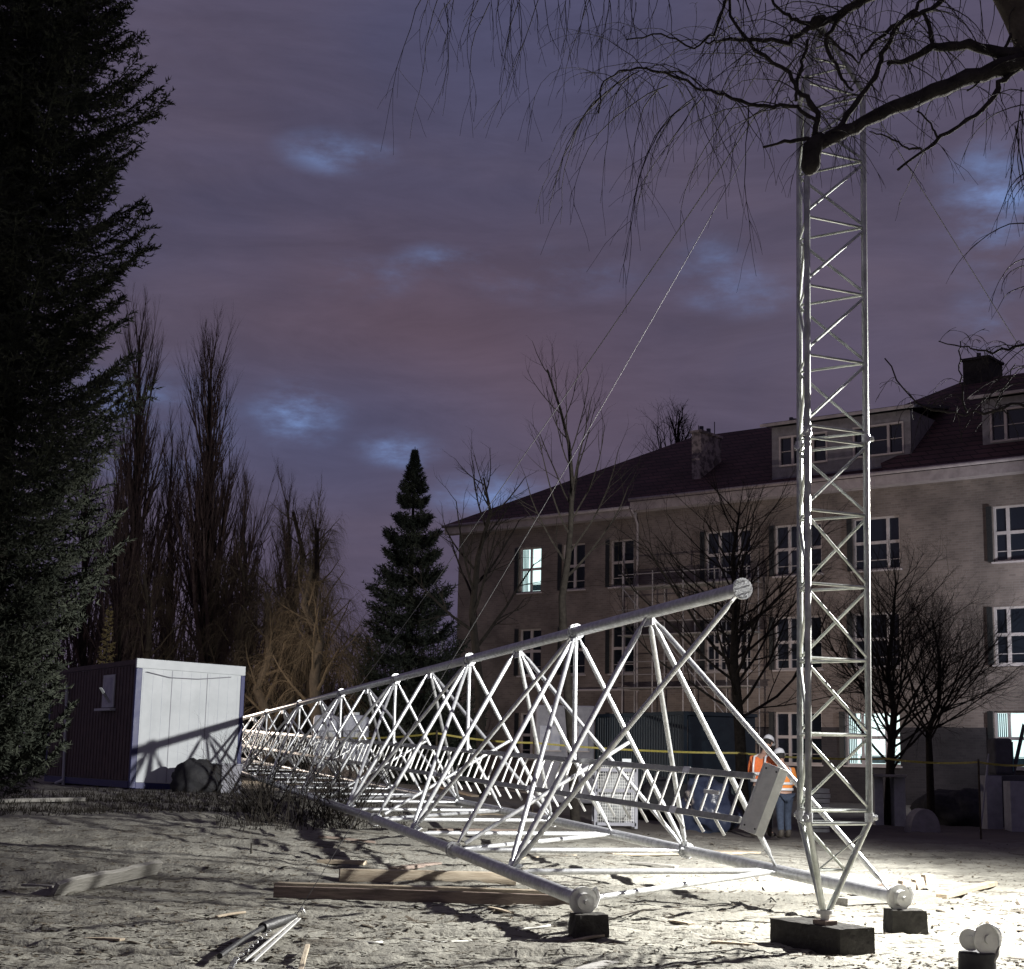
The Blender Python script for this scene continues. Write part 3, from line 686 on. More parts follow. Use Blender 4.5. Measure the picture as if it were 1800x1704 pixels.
for x in (.75, 1.5):
    mb = MB(); cbox(mb, x, x + .012, .012, .019, .13, HC - .2); part('panel_seam', mb, M_['cabin'], cont)
y0w = 1.25
for i in range(11):
    mb = MB(); x_ = .16 + i * .2; cbox(mb, x_, x_ + .006, .0165, .0195, .13, HC - .2); part('rib_line', mb, M_['ibc'], cont)
mb = MB(); mb.path([CL(.2, -.03, HC - .26), CL(.7, -.03, HC - .34), CL(1.3, -.03, HC - .33), CL(2.0, -.03, HC - .24)], .008, 6); part('cable', mb, M_['cabin'], cont, True)
mb = MB(); cbox(mb, -.03, .0, y0w, y0w + .75, HC - .95, HC - .28); win = part('window', mb, M_['white'], cont, bevel=.006)
mb = MB(); cbox(mb, -.034, -.031, y0w + .09, y0w + .66, HC - .88, HC - .34); part('pane', mb, M_['ibc'], win)
mb = MB(); cbox(mb, -.12, -.0, y0w - .1, y0w + .95, HC - 1.02, HC - .97); part('sill', mb, M_['white'], win)
mb = MB(); mb.bar(CL(-.04, y0w + .2, HC - .85), CL(-.32, y0w - .05, HC - .58), .03, .008); part('stay', mb, M_['white'], win)
# downpipe pole at the far left corner
mb = MB(); pp = P(112, 1366, 34.5); pp2 = P(118, 1205, 34.5); mb.path([onz(pp), pp2], .035, 8); mb.path([onz(pp, .12), onz(pp, .04) + V((-.15, -.1, 0))], .035, 8); solo('drain_pipe', mb, M_['white'], 'thin white upright pipe with bent foot beside the container left end', 'pipe', smooth=SM)
# small step in front, junk and grey bin
e0 = CL(1.9, -.55, 0)
mb = MB(); q = P(397, 1405, 30.6); zb = gz(q.x, q.y); zt = P(397, 1345, 30.6).z
mb.box(V((q.x, q.y, (zb + zt) / 2 - .03)), (.21, .25, (zt - zb) / 2 + .03), (axr, axl, V((0, 0, 1)))); mb.box(V((q.x, q.y, zt + .01)), (.23, .27, .02), (axr, axl, V((0, 0, 1))))
solo('grey_bin', mb, M_['cabin'], 'upright grey box bin standing before the container right corner', 'bin', bevel=.015)
def blobmesh(c, rx, ry, rz, seed, rough=.25, n=18):
    mb = MB()
    for i in range(n + 1):
        ph = math.pi * i / n
        for j in range(2 * n):
            th = math.pi * j / n; d = V((math.sin(ph) * math.cos(th), math.sin(ph) * math.sin(th), math.cos(ph)))
            k = 1 + rough * noise.noise(d * 2.1 + V((seed, 0, 0))) + rough * .4 * noise.noise(d * 6 + V((seed, 3, 0)))
            mb.v.append(V((c.x + d.x * rx * k, c.y + d.y * ry * k, c.z + d.z * rz * k)))
    for i in range(n):
        for j in range(2 * n):
            a = i * 2 * n + j; b = i * 2 * n + (j + 1) % (2 * n); mb.f.append((a, b, b + 2 * n, a + 2 * n))
    return mb
q = P(345, 1390, 30.3); solo('covered_heap', blobmesh(V((q.x, q.y, gz(q.x, q.y) + .22)), .48, .35, .40, 4), M_['dark'], 'dark covered heap in front of the container end wall', 'heap', smooth=True)
mb = MB(); q = P(362, 1352, 30.2); mb.path([V((q.x - .28, q.y, q.z - .02)), V((q.x + .22, q.y + .1, q.z + .02))], .075, 12); mb.disc(V((q.x - .30, q.y, q.z - .02)), V((1, .2, 0)), .055, .03, 12); solo('rolled_mat', mb, M_['dark'], 'dark roll lying on top of the covered heap', 'roll', smooth=SM)

# ------------------------------------------------------------------ building
RB = V((16.9, 52.5, 0)); dL = V((-.78, .63, 0)).normalized(); nO = V((-.63, -.78, 0)).normalized()
bmx = Matrix((dL, nO, V((0, 0, 1)))).transposed().to_4x4(); bmx.translation = RB
# keep a right handed frame
if bmx.to_3x3().determinant() < 0:
    bmx = Matrix((-dL, nO, V((0, 0, 1)))).transposed().to_4x4(); bmx.translation = RB; SGN = -1
else: SGN = 1
def Fc(u, z, off=0.0): return RB + dL * u + nO * off + V((0, 0, z))
def facade_uz(px, py, off=0.0):
    d = ray(px, py); o_ = RB + nO * off; t = (o_ - CAM).dot(nO) / d.dot(nO); p = CAM + d * t; return (p - RB).dot(dL), p.z
bld = thing('brick_building', None, 'long brown brick building with dark tiled roof, dormers and some lit windows', 'building', M=bmx)
def fbox(mb, u0, u1, z0, z1, o0, o1):
    n = len(mb.v)
    for z in (z0, z1):
        for (u, o_) in ((u0, o0), (u1, o0), (u1, o1), (u0, o1)): mb.v.append(Fc(u, z, o_))
    mb.f += [tuple(n + q for q in f) for f in ((3, 2, 1, 0), (4, 5, 6, 7), (0, 1, 5, 4), (1, 2, 6, 5), (2, 3, 7, 6), (3, 0, 4, 7))]
wins = []   # (u0,u1,z0,z1,bays,lit,side strip)
def addw(x0, x1, z0, z1, bays, lit=False, sh=True, yref=1000):
    ua = facade_uz(x0, yref)[0]; ub = facade_uz(x1, yref)[0]; wins.append([min(ua, ub), max(ua, ub), z0, z1, bays, lit, sh])
for z0, z1, row in ((8.43, 10.38, 3), (4.9, 6.88, 2), (1.43, 3.34, 1)):
    yr = {3: 1000, 2: 1140, 1: 1290}[row]
    for i, (a_, b_) in enumerate(((913, 951), (989, 1028), (1073, 1114))):
        addw(a_, b_, z0 + (.0), z1, 2, lit=(row == 3 and i == 0), yref=yr)
    addw(1240, 1320, z0, z1, 3, yref=yr); addw(1362, 1445, z0, z1, 3, yref=yr)
    addw(1500 if row > 1 else 1486, 1583, z0, z1, 3, lit=(row == 1), yref=yr); addw(1748, 1832, z0, z1, 3, lit=(row == 1), yref=yr)
UL = facade_uz(806, 1000)[0]; UR = -9.0
us = sorted({UR, UL} | {w_[0] for w_ in wins} | {w_[1] for w_ in wins}); zs = sorted({-.3, 11.55} | {w_[2] for w_ in wins} | {w_[3] for w_ in wins})
mb = MB(); TW = .22
for i in range(len(us) - 1):
    for j in range(len(zs) - 1):
        uc_ = (us[i] + us[i + 1]) / 2; zc = (zs[j] + zs[j + 1]) / 2
        if any(w_[0] < uc_ < w_[1] and w_[2] < zc < w_[3] for w_ in wins): continue
        mb.quad(Fc(us[i], zs[j]), Fc(us[i + 1], zs[j]), Fc(us[i + 1], zs[j + 1]), Fc(us[i], zs[j + 1]))
for w_ in wins:
    u0, u1, z0, z1 = w_[:4]
    for (a_, b_) in (((u0, z0), (u1, z0)), ((u1, z0), (u1, z1)), ((u1, z1), (u0, z1)), ((u0, z1), (u0, z0))):
        mb.quad(Fc(*a_), Fc(*b_), Fc(*b_, -TW), Fc(*a_, -TW))
DW = 13.0
mb.quad(Fc(UL, -.3), Fc(UL, -.3, -DW), Fc(UL, 11.55, -DW), Fc(UL, 11.55)); mb.quad(Fc(UR, -.3), Fc(UR, -.3, -DW), Fc(UR, 11.55, -DW), Fc(UR, 11.55))
mb.quad(Fc(UR, -.3, -DW), Fc(UL, -.3, -DW), Fc(UL, 11.55, -DW), Fc(UR, 11.55, -DW))
wall = part('wall', mb, M_['brick'], bld)
# dark plinth of the right wing
mb = MB(); edges = sorted([(w_[0], w_[1]) for w_ in wins if w_[2] < 2 and w_[0] < 9.6]); u = UR; 
for (a_, b_) in edges + [(9.6, 9.6)]:
    if a_ > u: fbox(mb, u, a_, -.2, 2.78, .0, .05)
    if b_ > a_: fbox(mb, a_, b_, -.2, 1.40, .0, .05)
    u = max(u, b_)
part('plinth', mb, M_['plinth'], bld)
def window(u0, u1, z0, z1, bays, lit, with_strip, off=-.12, parent=None):
    fr = MB(); t = .07; fm = M_['frame']
    fbox(fr, u0, u0 + t, z0, z1, off - .03, off + .03); fbox(fr, u1 - t, u1, z0, z1, off - .03, off + .03)
    fbox(fr, u0 + t, u1 - t, z1 - t, z1, off - .03, off + .03); fbox(fr, u0 + t, u1 - t, z0, z0 + t, off - .03, off + .03)
    W = u1 - u0; zt = z0 + (z1 - z0) * .52; cuts = [.5] if bays == 2 else [.27, .70]
    for c_ in cuts: fbox(fr, u0 + W * c_ - .055, u0 + W * c_ + .055, z0 + t, z1 - t, off - .025, off + .035)
    ed = [u0 + t] + sum([[u0 + W * c_ - .055, u0 + W * c_ + .055] for c_ in cuts], []) + [u1 - t]
    for i in range(0, len(ed), 2):
        fbox(fr, ed[i], ed[i + 1], zt - .055, zt + .055, off - .02, off + .03)
        fbox(fr, ed[i], ed[i + 1], z0 + .36, z0 + .385, off - .015, off + .015)
    w_ = part('window', fr, fm, parent or bld)
    pn = MB(); fbox(pn, u0 + .02, u1 - .02, z0 + .02, z1 - .02, off - .05, off - .031); o = part('pane', pn, M_['lit'] if lit else M_['glass'], w_)
    if lit:
        o['label'] = 'glowing cool white pane'
        cu = MB(); 
        for q in range(5): fbox(cu, u1 - .10 - q * .07, u1 - .06 - q * .07, z0 + .08, z1 - .08, off - .0305, off - .022)
        fbox(cu, u0 + .1, u1 - .5, z0 + .09, z0 + .09 + (z1 - z0) * .13, off - .0305, off - .02)
        part('curtain', cu, M_['teal'], w_)
    sl = MB(); fbox(sl, u0 - .06, u1 + .06, z0 - .06, z0 - .002, -.1, .10); part('sill', sl, M_['frame'], w_)
    if with_strip:  # narrow dark slatted strip along one side of the window
        for (a_, b_) in ((u1 + .01, u1 + .20),):
            s_ = MB(); fbox(s_, a_, b_, z0, z1, .055, .09)
            for q in range(14): fbox(s_, a_ + .03, b_ - .03, z0 + .08 + q * (z1 - z0 - .15) / 14, z0 + .12 + q * (z1 - z0 - .15) / 14, .0901, .102)
            part('side_strip', s_, M_['side_strip'], w_)
    return w_
for w_ in wins: window(*w_)
# eaves
US = facade_uz(1120, 900)[0]
mb = MB(); fbox(mb, US, UL + .45, 11.22, 11.52, .02, .50); fbox(mb, UR, US - .02, 11.42, 11.78, .02, .55); part('eaves_board', mb, M_['gutter'], bld)
mb = MB(); mb.path([Fc(US, 11.56, .60), Fc(UL + .5, 11.56, .60)], .07, 10); mb.path([Fc(UR, 11.86, .63), Fc(US - .02, 11.86, .63)], .07, 10); part('gutter', mb, M_['gutter'], bld, True)
mb = MB(); ud = facade_uz(1123, 1000)[0]; mb.path([Fc(ud, 11.5, .58), Fc(ud, 11.2, .3), Fc(ud, 10.9, .12), Fc(ud, .2, .12)], .055, 8); part('downpipe', mb, M_['gutter'], bld, True)
# roof
HR = 6.5; ZR = 15.9; UH = facade_uz(1217, 770)[0]
d = ray(1217, 770); o_ = RB - nO * HR; tq = (o_ - CAM).dot(nO) / d.dot(nO); UH = ((CAM + d * tq) - RB).dot(dL)
mb = MB(); ze = 11.60
def rf(uA, uB, hipA, hipB, ze, zr, of):
    a0 = Fc(uA, ze, of); b0 = Fc(uB, ze, of); a1 = Fc(hipA, zr, -HR); b1 = Fc(hipB, zr, -HR); a2 = Fc(uA, ze, -DW - of); b2 = Fc(uB, ze, -DW - of)
    mb.quad(a0, b0, b1, a1); mb.quad(a1, b1, b2, a2); mb.tri(b0, b2, b1)
    if hipA != uA: mb.tri(a0, a1, a2)
    else: mb.tri(a0, a1, a2)
rf(UR, UL + .5, UR, UH, 11.62, ZR, .55)
uR1 = facade_uz(1560, 760)[0]
roof = part('roof', mb, M_['roof'], bld)
# taller cross roof on the right
mb = MB(); d = ray(1690, 672); tq = (RB - nO * 5.5 - CAM).dot(nO) / d.dot(nO); pk = CAM + d * tq; up_u = (pk - RB).dot(dL); zpk = pk.z
d = ray(1527, 728); tq = (RB - nO * 6.4 - CAM).dot(nO) / d.dot(nO); lf = CAM + d * tq; ulf = (lf - RB).dot(dL)
mb.quad(Fc(UR, zpk + .1, -5.5), Fc(up_u, zpk, -5.5), Fc(up_u + .6, 11.9, .5), Fc(UR, 11.9, .5)); mb.tri(Fc(up_u, zpk, -5.5), Fc(ulf, lf.z - .2, -6.4), Fc(up_u + .6, 11.9, .5))
mb.quad(Fc(up_u, zpk, -5.5), Fc(UR, zpk + .1, -5.5), Fc(UR, 12, -12), Fc(up_u, 12, -12)); mb.tri(Fc(up_u, zpk, -5.5), Fc(up_u, 12, -12), Fc(ulf, lf.z - .2, -6.4))
part('roof', mb, M_['roof'], bld)
# chimneys
def chimney(px0, px1, ytop, ybot, off, dep, mt):
    us_ = []
    for px in (px0, px1):
        d = ray(px, ytop); t = (RB + nO * off - CAM).dot(nO) / d.dot(nO); p = CAM + d * t; us_.append(((p - RB).dot(dL), p.z))
    d = ray(px0, ybot); t = (RB + nO * off - CAM).dot(nO) / d.dot(nO); zb = (CAM + d * t).z
    mb = MB(); fbox(mb, us_[1][0], us_[0][0], zb - 1.2, us_[0][1], off - dep, off); fbox(mb, us_[1][0] - .06, us_[0][0] + .06, us_[0][1] - .001, us_[0][1] + .1, off - dep - .06, off + .06)
    c_ = part('chimney', mb, mt, bld); mb = MB()
    for q in (.25, .6): mb.path([Fc((us_[0][0] + us_[1][0]) / 2, us_[0][1] + .1, off - dep * q), Fc((us_[0][0] + us_[1][0]) / 2, us_[0][1] + .34, off - dep * q)], .09, 8)
    part('chimney_pot', mb, M_['slate'], c_)
chimney(1216, 1232, 762, 848, -1.5, 1.6, M_['chim'])
chimney(1377, 1397, 748, 772, -5.0, .8, M_['chim'])
chimney(1692, 1738, 636, 690, -5.2, 1.4, M_['conc_shaded'])
mb = MB(); 
for px, y0_, y1_ in ((1228, 748, 762), (1256, 742, 764)):
    uu, zz = facade_uz(px, y0_, -3); mb.path([Fc(uu, zz - 1.5, -3.), Fc(uu, zz, -3.)], .02, 5)
part('roof_aerial', mb, M_['slate'], bld)
# dormers
def dormer(pxl, pxr, wl, yref=800):
    off = -.55; u1 = facade_uz(pxl, yref, off)[0]; u0 = facade_uz(pxr, yref, off)[0] if pxr < 1795 else UR + .5
    z0 = 12.15; z1 = 14.35; mb = MB(); ws = []
    for (a_, b_) in wl: ua = facade_uz(b_, yref, off)[0]; ub = facade_uz(a_, yref, off)[0]; ws.append((ua, ub))
    ws.sort(); u = u0; wz0, wz1 = 12.75, 13.95
    fbox(mb, u0, u1, z0, wz0, off - .1, off); fbox(mb, u0, u1, wz1, z1, off - .1, off)
    for (a_, b_) in ws + [(u1, u1)]:
        if a_ > u: fbox(mb, u, a_, wz0, wz1, off - .1, off)
        u = b_
    mb.quad(Fc(u1, z0, off), Fc(u1, z0, -4), Fc(u1, z1, -4), Fc(u1, z1, off)); mb.quad(Fc(u0, z0, off), Fc(u0, z0, -4), Fc(u0, z1, -4), Fc(u0, z1, off))
    d_o = part('dormer', mb, M_['film'], bld); mb = MB()
    a0, a1 = Fc(u0 - .25, z1 + .02, off + .3), Fc(u1 + .25, z1 + .02, off + .3); b0, b1 = Fc(u0 - .25, z1 + .75, -4.6), Fc(u1 + .25, z1 + .75, -4.6)
    mb.quad(a0, a1, b1, b0); up = V((0, 0, .12)); mb.quad(a0 + up, a1 + up, b1 + up, b0 + up); mb.quad(a0, a1, a1 + up, a0 + up); mb.quad(a1, b1, b1 + up, a1 + up); mb.quad(a0, b0, b0 + up, a0 + up)
    part('dormer_roof', mb, M_['slate'], d_o)
    mb = MB(); fbox(mb, u0 - .3, u1 + .3, z1 + .0, z1 + .1, off + .31, off + .4); part('dormer_gutter', mb, M_['gutter'], d_o)
    for (a_, b_) in ws:
        bays = 3 if b_ - a_ > 1.2 else 2; fr = MB(); t = .07
        fbox(fr, a_, a_ + t, wz0, wz1, off - .07, off + .03); fbox(fr, b_ - t, b_, wz0, wz1, off - .07, off + .03); fbox(fr, a_ + t, b_ - t, wz1 - t, wz1, off - .07, off + .03); fbox(fr, a_ + t, b_ - t, wz0, wz0 + t, off - .07, off + .05)
        for c_ in (.30, .72): fbox(fr, a_ + (b_ - a_) * c_ - .05, a_ + (b_ - a_) * c_ + .05, wz0 + t, wz1 - t, off - .06, off + .025)
        fbox(fr, a_ + t, b_ - t, (wz0 + wz1) / 2 - .012, (wz0 + wz1) / 2 + .012, off - .055, off - .03)
        part('dormer_window', fr, M_['frame'], d_o); pn = MB(); fbox(pn, a_ + .01, b_ - .01, wz0 + .01, wz1 - .01, off - .10, off - .075); part('dormer_pane', pn, M_['glass'], d_o)
dormer(1357, 1602, ((1370, 1455), (1500, 1590)))
dormer(1728, 1850, ((1742, 1842),), 790)
for i in range(6):  # roof vent bits
    pass

# scaffold in front of the facade
u1 = facade_uz(1128, 1100)[0]; u0 = facade_uz(1345, 1100)[0]
scf = thing('scaffold', Fc((u0 + u1) / 2, 0, 1.2), 'light tube scaffold with boards against the brick wall behind the bare tree', 'scaffold')
n = 4
for i in range(n + 1):
    for o_ in (.5, 1.35):
        uu = u0 + (u1 - u0) * i / n; mb = MB(); mb.path([Fc(uu, .1, o_), Fc(uu, 8.8, o_)], .026, 6); part('standard', mb, M_['scaf'], scf)
for z in (2.2, 4.25, 6.3, 8.2):
    for dz in (0, .5, 1.0):
        if z + dz > 8.8: continue
        mb = MB(); mb.path([Fc(u0 - .2, z + dz, 1.38), Fc(u1 + .2, z + dz, 1.38)], .022, 6); part('ledger', mb, M_['scaf'], scf)
    mb = MB(); fbox(mb, u0 - .1, u1 + .1, z - .04, z, .5, 1.3); part('deck_boards', mb, M_['wood_grey'], scf)
mb = MB(); mb.path([Fc(u0, 2.2, 1.42), Fc(u1, 8.2, 1.42)], .022, 6); part('diagonal_tube', mb, M_['scaf'], scf)
# a white canopy line left of scaffold
ua = facade_uz(1000, 1215)[0]; ub = facade_uz(1135, 1215)[0]; zz = facade_uz(1080, 1214)[1]
mb = MB(); mb.path([Fc(ub, zz, .5), Fc(ua, zz, .5)], .05, 8); part('cable_duct', mb, M_['frame'], bld)

# ------------------------------------------------------------------ yard things
def obox(c, hx, hy, h, ang, mt=None): pass
fr_ax = (-dL, -nO, V((0, 0, 1)))
def stand_box(name, px0, px1, ytop, depth, dy, mt, label, cat, bevel=.01):
    a_ = P(px0, 1400, depth); b_ = P(px1, 1400, depth); z1 = P((px0 + px1) / 2, ytop, depth).z; z0 = gz(a_.x, depth + 1) - .05
    mb = MB(); mb.box(V(((a_.x + b_.x) / 2, depth + dy / 2, (z0 + z1) / 2)), ((b_.x - a_.x) / 2, dy / 2, (z1 - z0) / 2)); return solo(name, mb, M_[mt], label, cat, bevel=bevel)
# dark corrugated container
q0 = P(1046, 1400, 47); q1 = P(1203, 1400, 42.5); zt0 = P(1046, 1249, 47).z; zt1 = P(1203, 1258, 42.5).z
mid_ = (q0 + q1) / 2; dd = (q1 - q0); dd.z = 0; Lq = dd.length; dd.normalize(); bk = V((-dd.y, dd.x, 0)); bk = bk if bk.y > 0 else -bk
cm = Matrix((dd, bk, V((0, 0, 1)))).transposed().to_4x4(); cm.translation = V((mid_.x, mid_.y, gz0(mid_.x, mid_.y)))
hh = (zt0 + zt1) / 2 - gz0(mid_.x, mid_.y)
steel = thing('storage_container', None, 'dark blue corrugated storage container behind the tower', 'container', M=cm)
mb = MB(); nr = 34
prof = []
for i in range(nr):
    x = -Lq / 2 + .08 + (Lq - .16) * i / nr; s_ = (Lq - .16) / nr
    prof += [(x, 0), (x + s_ * .35, 0), (x + s_ * .5, .04), (x + s_ * .85, .04)]
prof.append((Lq / 2 - .08, 0))
for i in range(len(prof) - 1):
    (x0, y0), (x1, y1) = prof[i], prof[i + 1]; mb.quad(cm @ V((x0, y0, .15)), cm @ V((x1, y1, .15)), cm @ V((x1, y1, hh - .1)), cm @ V((x0, y0, hh - .1)))
part('corrugated_side', mb, M_['blue'], steel)
mb = MB(); AX = (dd, bk, V((0, 0, 1)))
mb.box(cm @ V((0, 1.2, hh - .05)), (Lq / 2, 1.22, .05), AX); mb.box(cm @ V((0, 1.2, .07)), (Lq / 2, 1.2, .075), AX)
for s_ in (-1, 1): mb.box(cm @ V((s_ * (Lq / 2 - .04), .04, hh / 2)), (.04, .06, hh / 2 - .1), AX); mb.box(cm @ V((s_ * (Lq / 2 - .05), 1.25, hh / 2)), (.02, 1.1, hh / 2 - .1), AX)
part('frame', mb, M_['blue'], steel)
# grey site cabin left of it
q = P(992, 1400, 46); zt = P(992, 1240, 46).z; z0 = gz0(q.x, q.y)
a_ = P(942, 1400, 46); b_ = P(1046, 1400, 46); cmx2 = Matrix.Translation(V((q.x, q.y, z0)))
cab = thing('site_cabin', None, 'grey site cabin with arched double windows left of the blue container', 'cabin', M=cmx2)
mb = MB(); mb.box(V((q.x, q.y + 1.2, (z0 + zt) / 2)), ((b_.x - a_.x) / 2, 1.2, (zt - z0) / 2)); part('body', mb, M_['cabin'], cab, bevel=.05)
for k in (-.45, .38):
    mb = MB(); xc = q.x + k; zc = z0 + (zt - z0) * .66
    mb.box(V((xc, q.y - .01, zc)), (.30, .015, .36)); wn = part('window', mb, M_['ibc'], cab, bevel=.03)
    mb = MB(); mb.box(V((xc, q.y - .035, zc)), (.012, .008, .36)); mb.box(V((xc, q.y - .035, zc - .37)), (.34, .02, .02)); part('glazing_bar', mb, M_['frame'], wn)
# mesh cage
q = P(1083, 1448, 31); cage = thing('mesh_cage', onz(q), 'grey steel framed wire mesh cage standing behind the ladder', 'cage')
x0 = P(1047, 1445, 31).x; x1 = P(1118, 1450, 31).x; zt = P(1083, 1345, 31).z; z0 = gz(q.x, 31); zm = P(1083, 1390, 31).z
for y_ in (31, 31.8):
    mb = MB()
    for (a_, b_) in (((x0, z0), (x0, zt)), ((x1, z0), (x1, zt)), ((x0, z0 + .08), (x1, z0 + .08)), ((x0, zt), (x1, zt)), ((x0, zm), (x1, zm)), ((x0, zt - .1), (x1, zt - .1))):
        mb.bar(V((a_[0], y_, a_[1])), V((b_[0], y_, b_[1])), .03, .03, V((0, 1, 0)))
    part('frame', mb, M_['cabin'], cage)
    mb = MB()
    for i in range(18): x = x0 + (x1 - x0) * i / 17; mb.bar(V((x, y_, z0 + .05)), V((x, y_, zt)), .003, .003, V((0, 1, 0)))
    for i in range(20): z = z0 + .1 + (zt - z0 - .1) * i / 19; mb.bar(V((x0, y_, z)), V((x1, y_, z)), .003, .003)
    part('wire_mesh', mb, M_['rung'], cage)
mb = MB()
for x in (x0, x1):
    for z in (z0 + .08, zt): mb.bar(V((x, 31.03, z)), V((x, 31.77, z)), .025, .025)
part('frame', mb, M_['cabin'], cage)
mb = MB(); mb.box(V((x0 + .12, 31.2, zt + .10)), (.05, .05, .07)); mb.box(V((x1 - .18, 31.2, zt + .08)), (.09, .05, .045)); part('latch', mb, M_['white'], cage)
solo('sack_load', blobmesh(V(((x0 + x1) / 2, 31.4, z0 + .62)), .36, .28, .5, 9, .2), M_['pale_stone'], 'pale lumpy sack stored inside the mesh cage', 'sack', smooth=True)
# tarpaulin heap
q = P(1245, 1400, 33); solo('tarp_heap', blobmesh(V((q.x, q.y, .42)), .62, .6, .62, 2, .35, 24), M_['tarp'], 'shiny dark blue tarpaulin bundle behind the ladder end', 'bundle', smooth=True)
q = P(1170, 1400, 38); solo('tarp_heap', blobmesh(V((q.x, q.y, .42)), .9, .6, .55, 12, .35, 20), M_['dark'], 'low dark covered pile left of the blue tarpaulin bundle', 'pile', smooth=True)
# IBC tanks
for px, lb in ((573, 'left one of two milky liquid tanks far behind the tower'), (625, 'right one of two milky liquid tanks far behind the tower')):
    q = P(px, 1300, 40); zt = P(px, 1258, 40).z; z0 = zt - 1.25
    t_ = thing('liquid_tank', (q.x, q.y, z0), lb, 'tank', 'milky liquid tanks behind the tower')
    mb = MB(); mb.box(V((q.x, q.y, (z0 + zt) / 2)), (.30, .42, (zt - z0) / 2)); part('tank_body', mb, M_['ibc'], t_, bevel=.09)
    mb = MB(); mb.path([V((q.x, q.y, zt - .02)), V((q.x, q.y, zt + .08))], .08, 10); part('cap', mb, M_['white'], t_)
    mb = MB(); mb.disc(V((q.x + .13, q.y - .43, zt - .55)), V((0, 1, 0)), .12, .03, 18); part('label_disc', mb, M_['cord'], t_)
    mb = MB()
    for z in (z0 + .02, z0 + .45, z0 + .85): 
        for s1_, s2_ in (((-1, -1), (1, -1)), ((1, -1), (1, 1)), ((1, 1), (-1, 1)), ((-1, 1), (-1, -1))):
            mb.path([V((q.x + .32 * s1_[0], q.y + .44 * s1_[1], z)), V((q.x + .32 * s2_[0], q.y + .44 * s2_[1], z))], .012, 5)
    for x in (-.32, -.1, .1, .32): mb.path([V((q.x + x, q.y - .44, z0)), V((q.x + x, q.y - .44, z0 + .87))], .010, 5)
    part('cage', mb, M_['cabin'], t_)
    mb = MB(); 
    gg = gz0(q.x, q.y); mb.box(V((q.x, q.y, (gg + z0) / 2 - .03)), (.36, .48, max(.03, (z0 - gg) / 2))); part('pallet', mb, M_['wood_brown'], t_)
# lamp posts
for px, yt, dp, lb in ((383, 1119, 60, 'thin street lamp post rising behind the white container'), (777, 1114, 62, 'thin street lamp post between spruce and brick building')):
    q = P(px, yt, dp); t_ = thing('street_lamp', (q.x, q.y, .3), lb, 'lamp post', 'street lamps behind the site')
    mb = MB(); mb.path([V((q.x, q.y, .1)), V((q.x, q.y, q.z))], [.09, .05], 8); part('post', mb, M_['cabin'], t_, True)
    mb = MB(); mb.box(q + V((0, 0, .05)), (.33, .14, .045)); part('lamp_head', mb, M_['ibc'], t_, bevel=.03)
# barrier tape with stakes
def tape(pts, label):
    mb = MB(); full = []
    for i in range(len(pts) - 1):
        for k in range(12): t = k / 12; full.append(pts[i].lerp(pts[i + 1], t) + V((0, 0, -.05 * 4 * t * (1 - t))))
    full.append(pts[-1])
    for i in range(len(full) - 1):
        a_, b_ = full[i], full[i + 1]; ha = V((0, .012 * math.sin(i * .6), .020)); hb = V((0, .012 * math.sin((i + 1) * .6), .020))
        mb.quad(a_ - ha, b_ - hb, b_ + hb, a_ + ha)
    o = solo('barrier_tape', mb, M_['tape'], label, 'tape'); s_ = o.modifiers.new('thickness', 'SOLIDIFY'); s_.thickness = .002
TP = [P(590, 1297, 36), P(768, 1289, 34), P(938, 1306, 34), P(1300, 1324, 33.5), P(1560, 1334, 33), P(1720, 1340, 32), P(1830, 1343, 32)]
tape(TP[:3], 'slack yellow barrier tape running left behind the lattice tower'); tape(TP[2:], 'taut yellow barrier tape in front of the brick building')
for i, (q, lb) in enumerate(((TP[1], 'thin stake holding the tape below the far lamp post'), (TP[2], 'dark stake where the two barrier tapes meet'), (TP[5], 'slanting stake holding the tape at the right'))):
    mb = MB(); mb.path([onz(q, -.05), q + V((0, 0, .06))], .02, 6); solo('tape_stake', mb, M_['bark_brown'], lb, 'stake')
# pale stack of insulation sheets
q = P(1443, 1400, 33.5); st = thing('sheet_stack', onz(q), 'stack of pale rigid sheets behind the upright mast', 'stack')
for i in range(9):
    mb = MB(); x0_ = P(1427, 1400, 33.5).x; x1_ = P(1459, 1400, 33.5).x
    mb.box(V(((x0_ + x1_) / 2 + rnd(-.03, .03), q.y + .4, gz(q.x, q.y) + .05 + i * .105)), ((x1_ - x0_) / 2, .35, .045)); part('sheet', mb, M_['pale_stone'], st, bevel=.006)
# things under the lit window
for k, (xa, xb, yt, dp, mt_, nm, lb, ct) in enumerate(((1537, 1553, 1366, 38, 'pale_stone', 'stone_post', 'left pale upright slab below the lit ground floor window', 'slab'),
        (1572, 1592, 1364, 38, 'pale_stone', 'stone_post', 'right pale upright slab below the lit ground floor window', 'slab'),
        (1734, 1762, 1364, 37, 'cabin', 'cabinet', 'grey cabinet below the right lit window', 'cabinet'),
        (1776, 1830, 1374, 36, 'cabin', 'cabinet', 'low grey cupboard at the right picture edge', 'cabinet'))):
    stand_box(nm, xa, xb, yt, dp, .5, mt_, lb, ct)
mb = MB(); q0 = P(1534, 1365, 37.7); q1 = P(1594, 1363, 37.7); mb.box((q0 + q1) / 2 + V((0, .3, 0)), ((q1.x - q0.x) / 2, .35, .03)); solo('table_board', mb, M_['wood_grey'], 'board laid across the two upright slabs', 'board', bevel=.005)
mb = MB(); q = P(1620, 1418, 35); rr = .46; n = 14; zb = gz(q.x, q.y) - .05
for y_ in (-.3, .3):
    for i in range(n + 1):
        t = math.pi * i / n; mb.v.append(V((q.x + (-math.cos(t)) * (rr * .72), q.y + y_, zb + math.sin(t) ** .8 * .56)))
